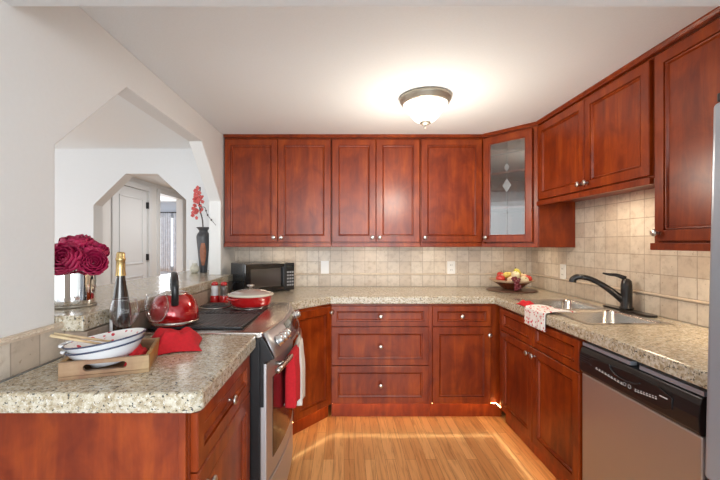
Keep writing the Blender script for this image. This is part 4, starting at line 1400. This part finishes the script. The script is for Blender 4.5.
RX = lambda a: Matrix.Rotation(a, 3, 'X')
RYm = lambda a: Matrix.Rotation(a, 3, 'Y')
fruit('apple', 'apple', 'red apple at the left rim of the fruit bowl', -0.110, -0.040, 0.092, 0.036, APPLE)
fruit('apple', 'apple', 'red apple at the right rim of the fruit bowl', 0.108, -0.050, 0.090, 0.033, APPLE, rot=RYm(0.5))
fruit('apple', 'apple', 'small red apple at the back left of the fruit bowl', -0.072, 0.050, 0.112, 0.030, APPLE, rot=RX(0.3))
fruit('peach', 'peach', 'pale peach at the centre top of the fruit bowl', 0.020, -0.020, 0.115, 0.036, CAULI, rot=RX(0.4))
fruit('peach', 'peach', 'pale peach between the left apple and the grapes', -0.048, -0.095, 0.083, 0.031, PEACH, rot=RX(0.7))
fruit('lemon', 'lemon', 'lemon lying left of the pale centre peach', -0.040, 0.000, 0.118, 0.031, LEMON, rot=RYm(1.3))
fruit('pear', 'pear', 'yellow-green pear standing highest in the fruit bowl', 0.062, 0.035, 0.130, 0.031, PEAR, rot=RYm(-0.4))
fruit('peach', 'peach', 'cream peach at the front right of the fruit bowl', 0.055, -0.098, 0.082, 0.034, CAULI, rot=RX(0.9))
fruit('peach', 'peach', 'blush peach behind the right apple', 0.100, 0.012, 0.102, 0.028, PEACH)
fruit('peach', 'peach', 'blush peach at the back of the fruit bowl', 0.000, 0.078, 0.098, 0.034, PEACH)
gb = thing('grape_bunch', 'red grapes hanging over the front rim of the fruit bowl', 'grapes', fcx + Vector((-0.03, -0.15, 0.05)), 0, 'fruit in the bowl')
rnd = random.Random(9)
for k in range(26):
    t_ = k / 25
    q = fcx + Vector((-0.034 + rnd.uniform(-0.028, 0.028) * (1 - 0.4 * t_), -0.142 - 0.030 * math.sin(t_ * 2.2) + rnd.uniform(-0.012, 0.006), 0.108 - 0.092 * t_))
    M().ball(q, 0.0115, seg=12, rings=8).build('grape', GRAPE, gb, smooth=True)
M().tube(arc([fcx + Vector((-0.03, -0.10, 0.118)), fcx + Vector((-0.034, -0.14, 0.10)), fcx + Vector((-0.034, -0.155, 0.04))], 5), 0.002, 6).build('stem', GREEN, gb, smooth=True)

# ------------------------------------------------------------------ towels at the sink
def sink_towel(name, mat, lab, y0, y1, xin, zb, dz_, group, flare):
    xe, rr = 1.103 - 0.004 - dz_, 0.008

    def fn(u, v):
        y = y0 + (y1 - y0) * u
        xi = xin + flare * (1 - u) ** 2
        top_l = xi - xe
        drop = ctr - zb
        L = top_l + drop
        d_ = v * L
        ripple = 0.004 * math.sin(u * 17 + v * 3) + 0.003 * math.sin(u * 31)
        if d_ < top_l:
            x = xi - d_
            fall = 0
            yy = y + 0.10 * (u - 0.5) * -(1 - d_ / top_l) * 0.6
            return (x, yy, ctr + 0.0065 + dz_ + abs(ripple) + 0.012 * math.sin(PI * d_ / top_l) * abs(math.sin(u * 5 + 0.6)))
        e_ = d_ - top_l
        return (xe - 0.003 - abs(ripple) * min(1, e_ * 12), y, ctr + 0.0065 + dz_ - e_)
    c = M().grid(30, 40, fn)
    return single(c, name, mat, lab, 'towel', (1.103, (y0 + y1) / 2, ctr), group, smooth=True, solid=0.003)


sink_towel('dish_towel', FLORAL, 'white dish towel with red print hanging over the worktop edge at the sink', 2.015, 2.245, 1.235, 0.815, 0.0, 'towels at the sink', 0.05)
crumple('dish_towel', REDCL, 'red cloth bunched beside the printed towel at the sink', 1.145, 2.325, 0.075, 0.13, 0.1, 0.035, 21, 'towels at the sink')
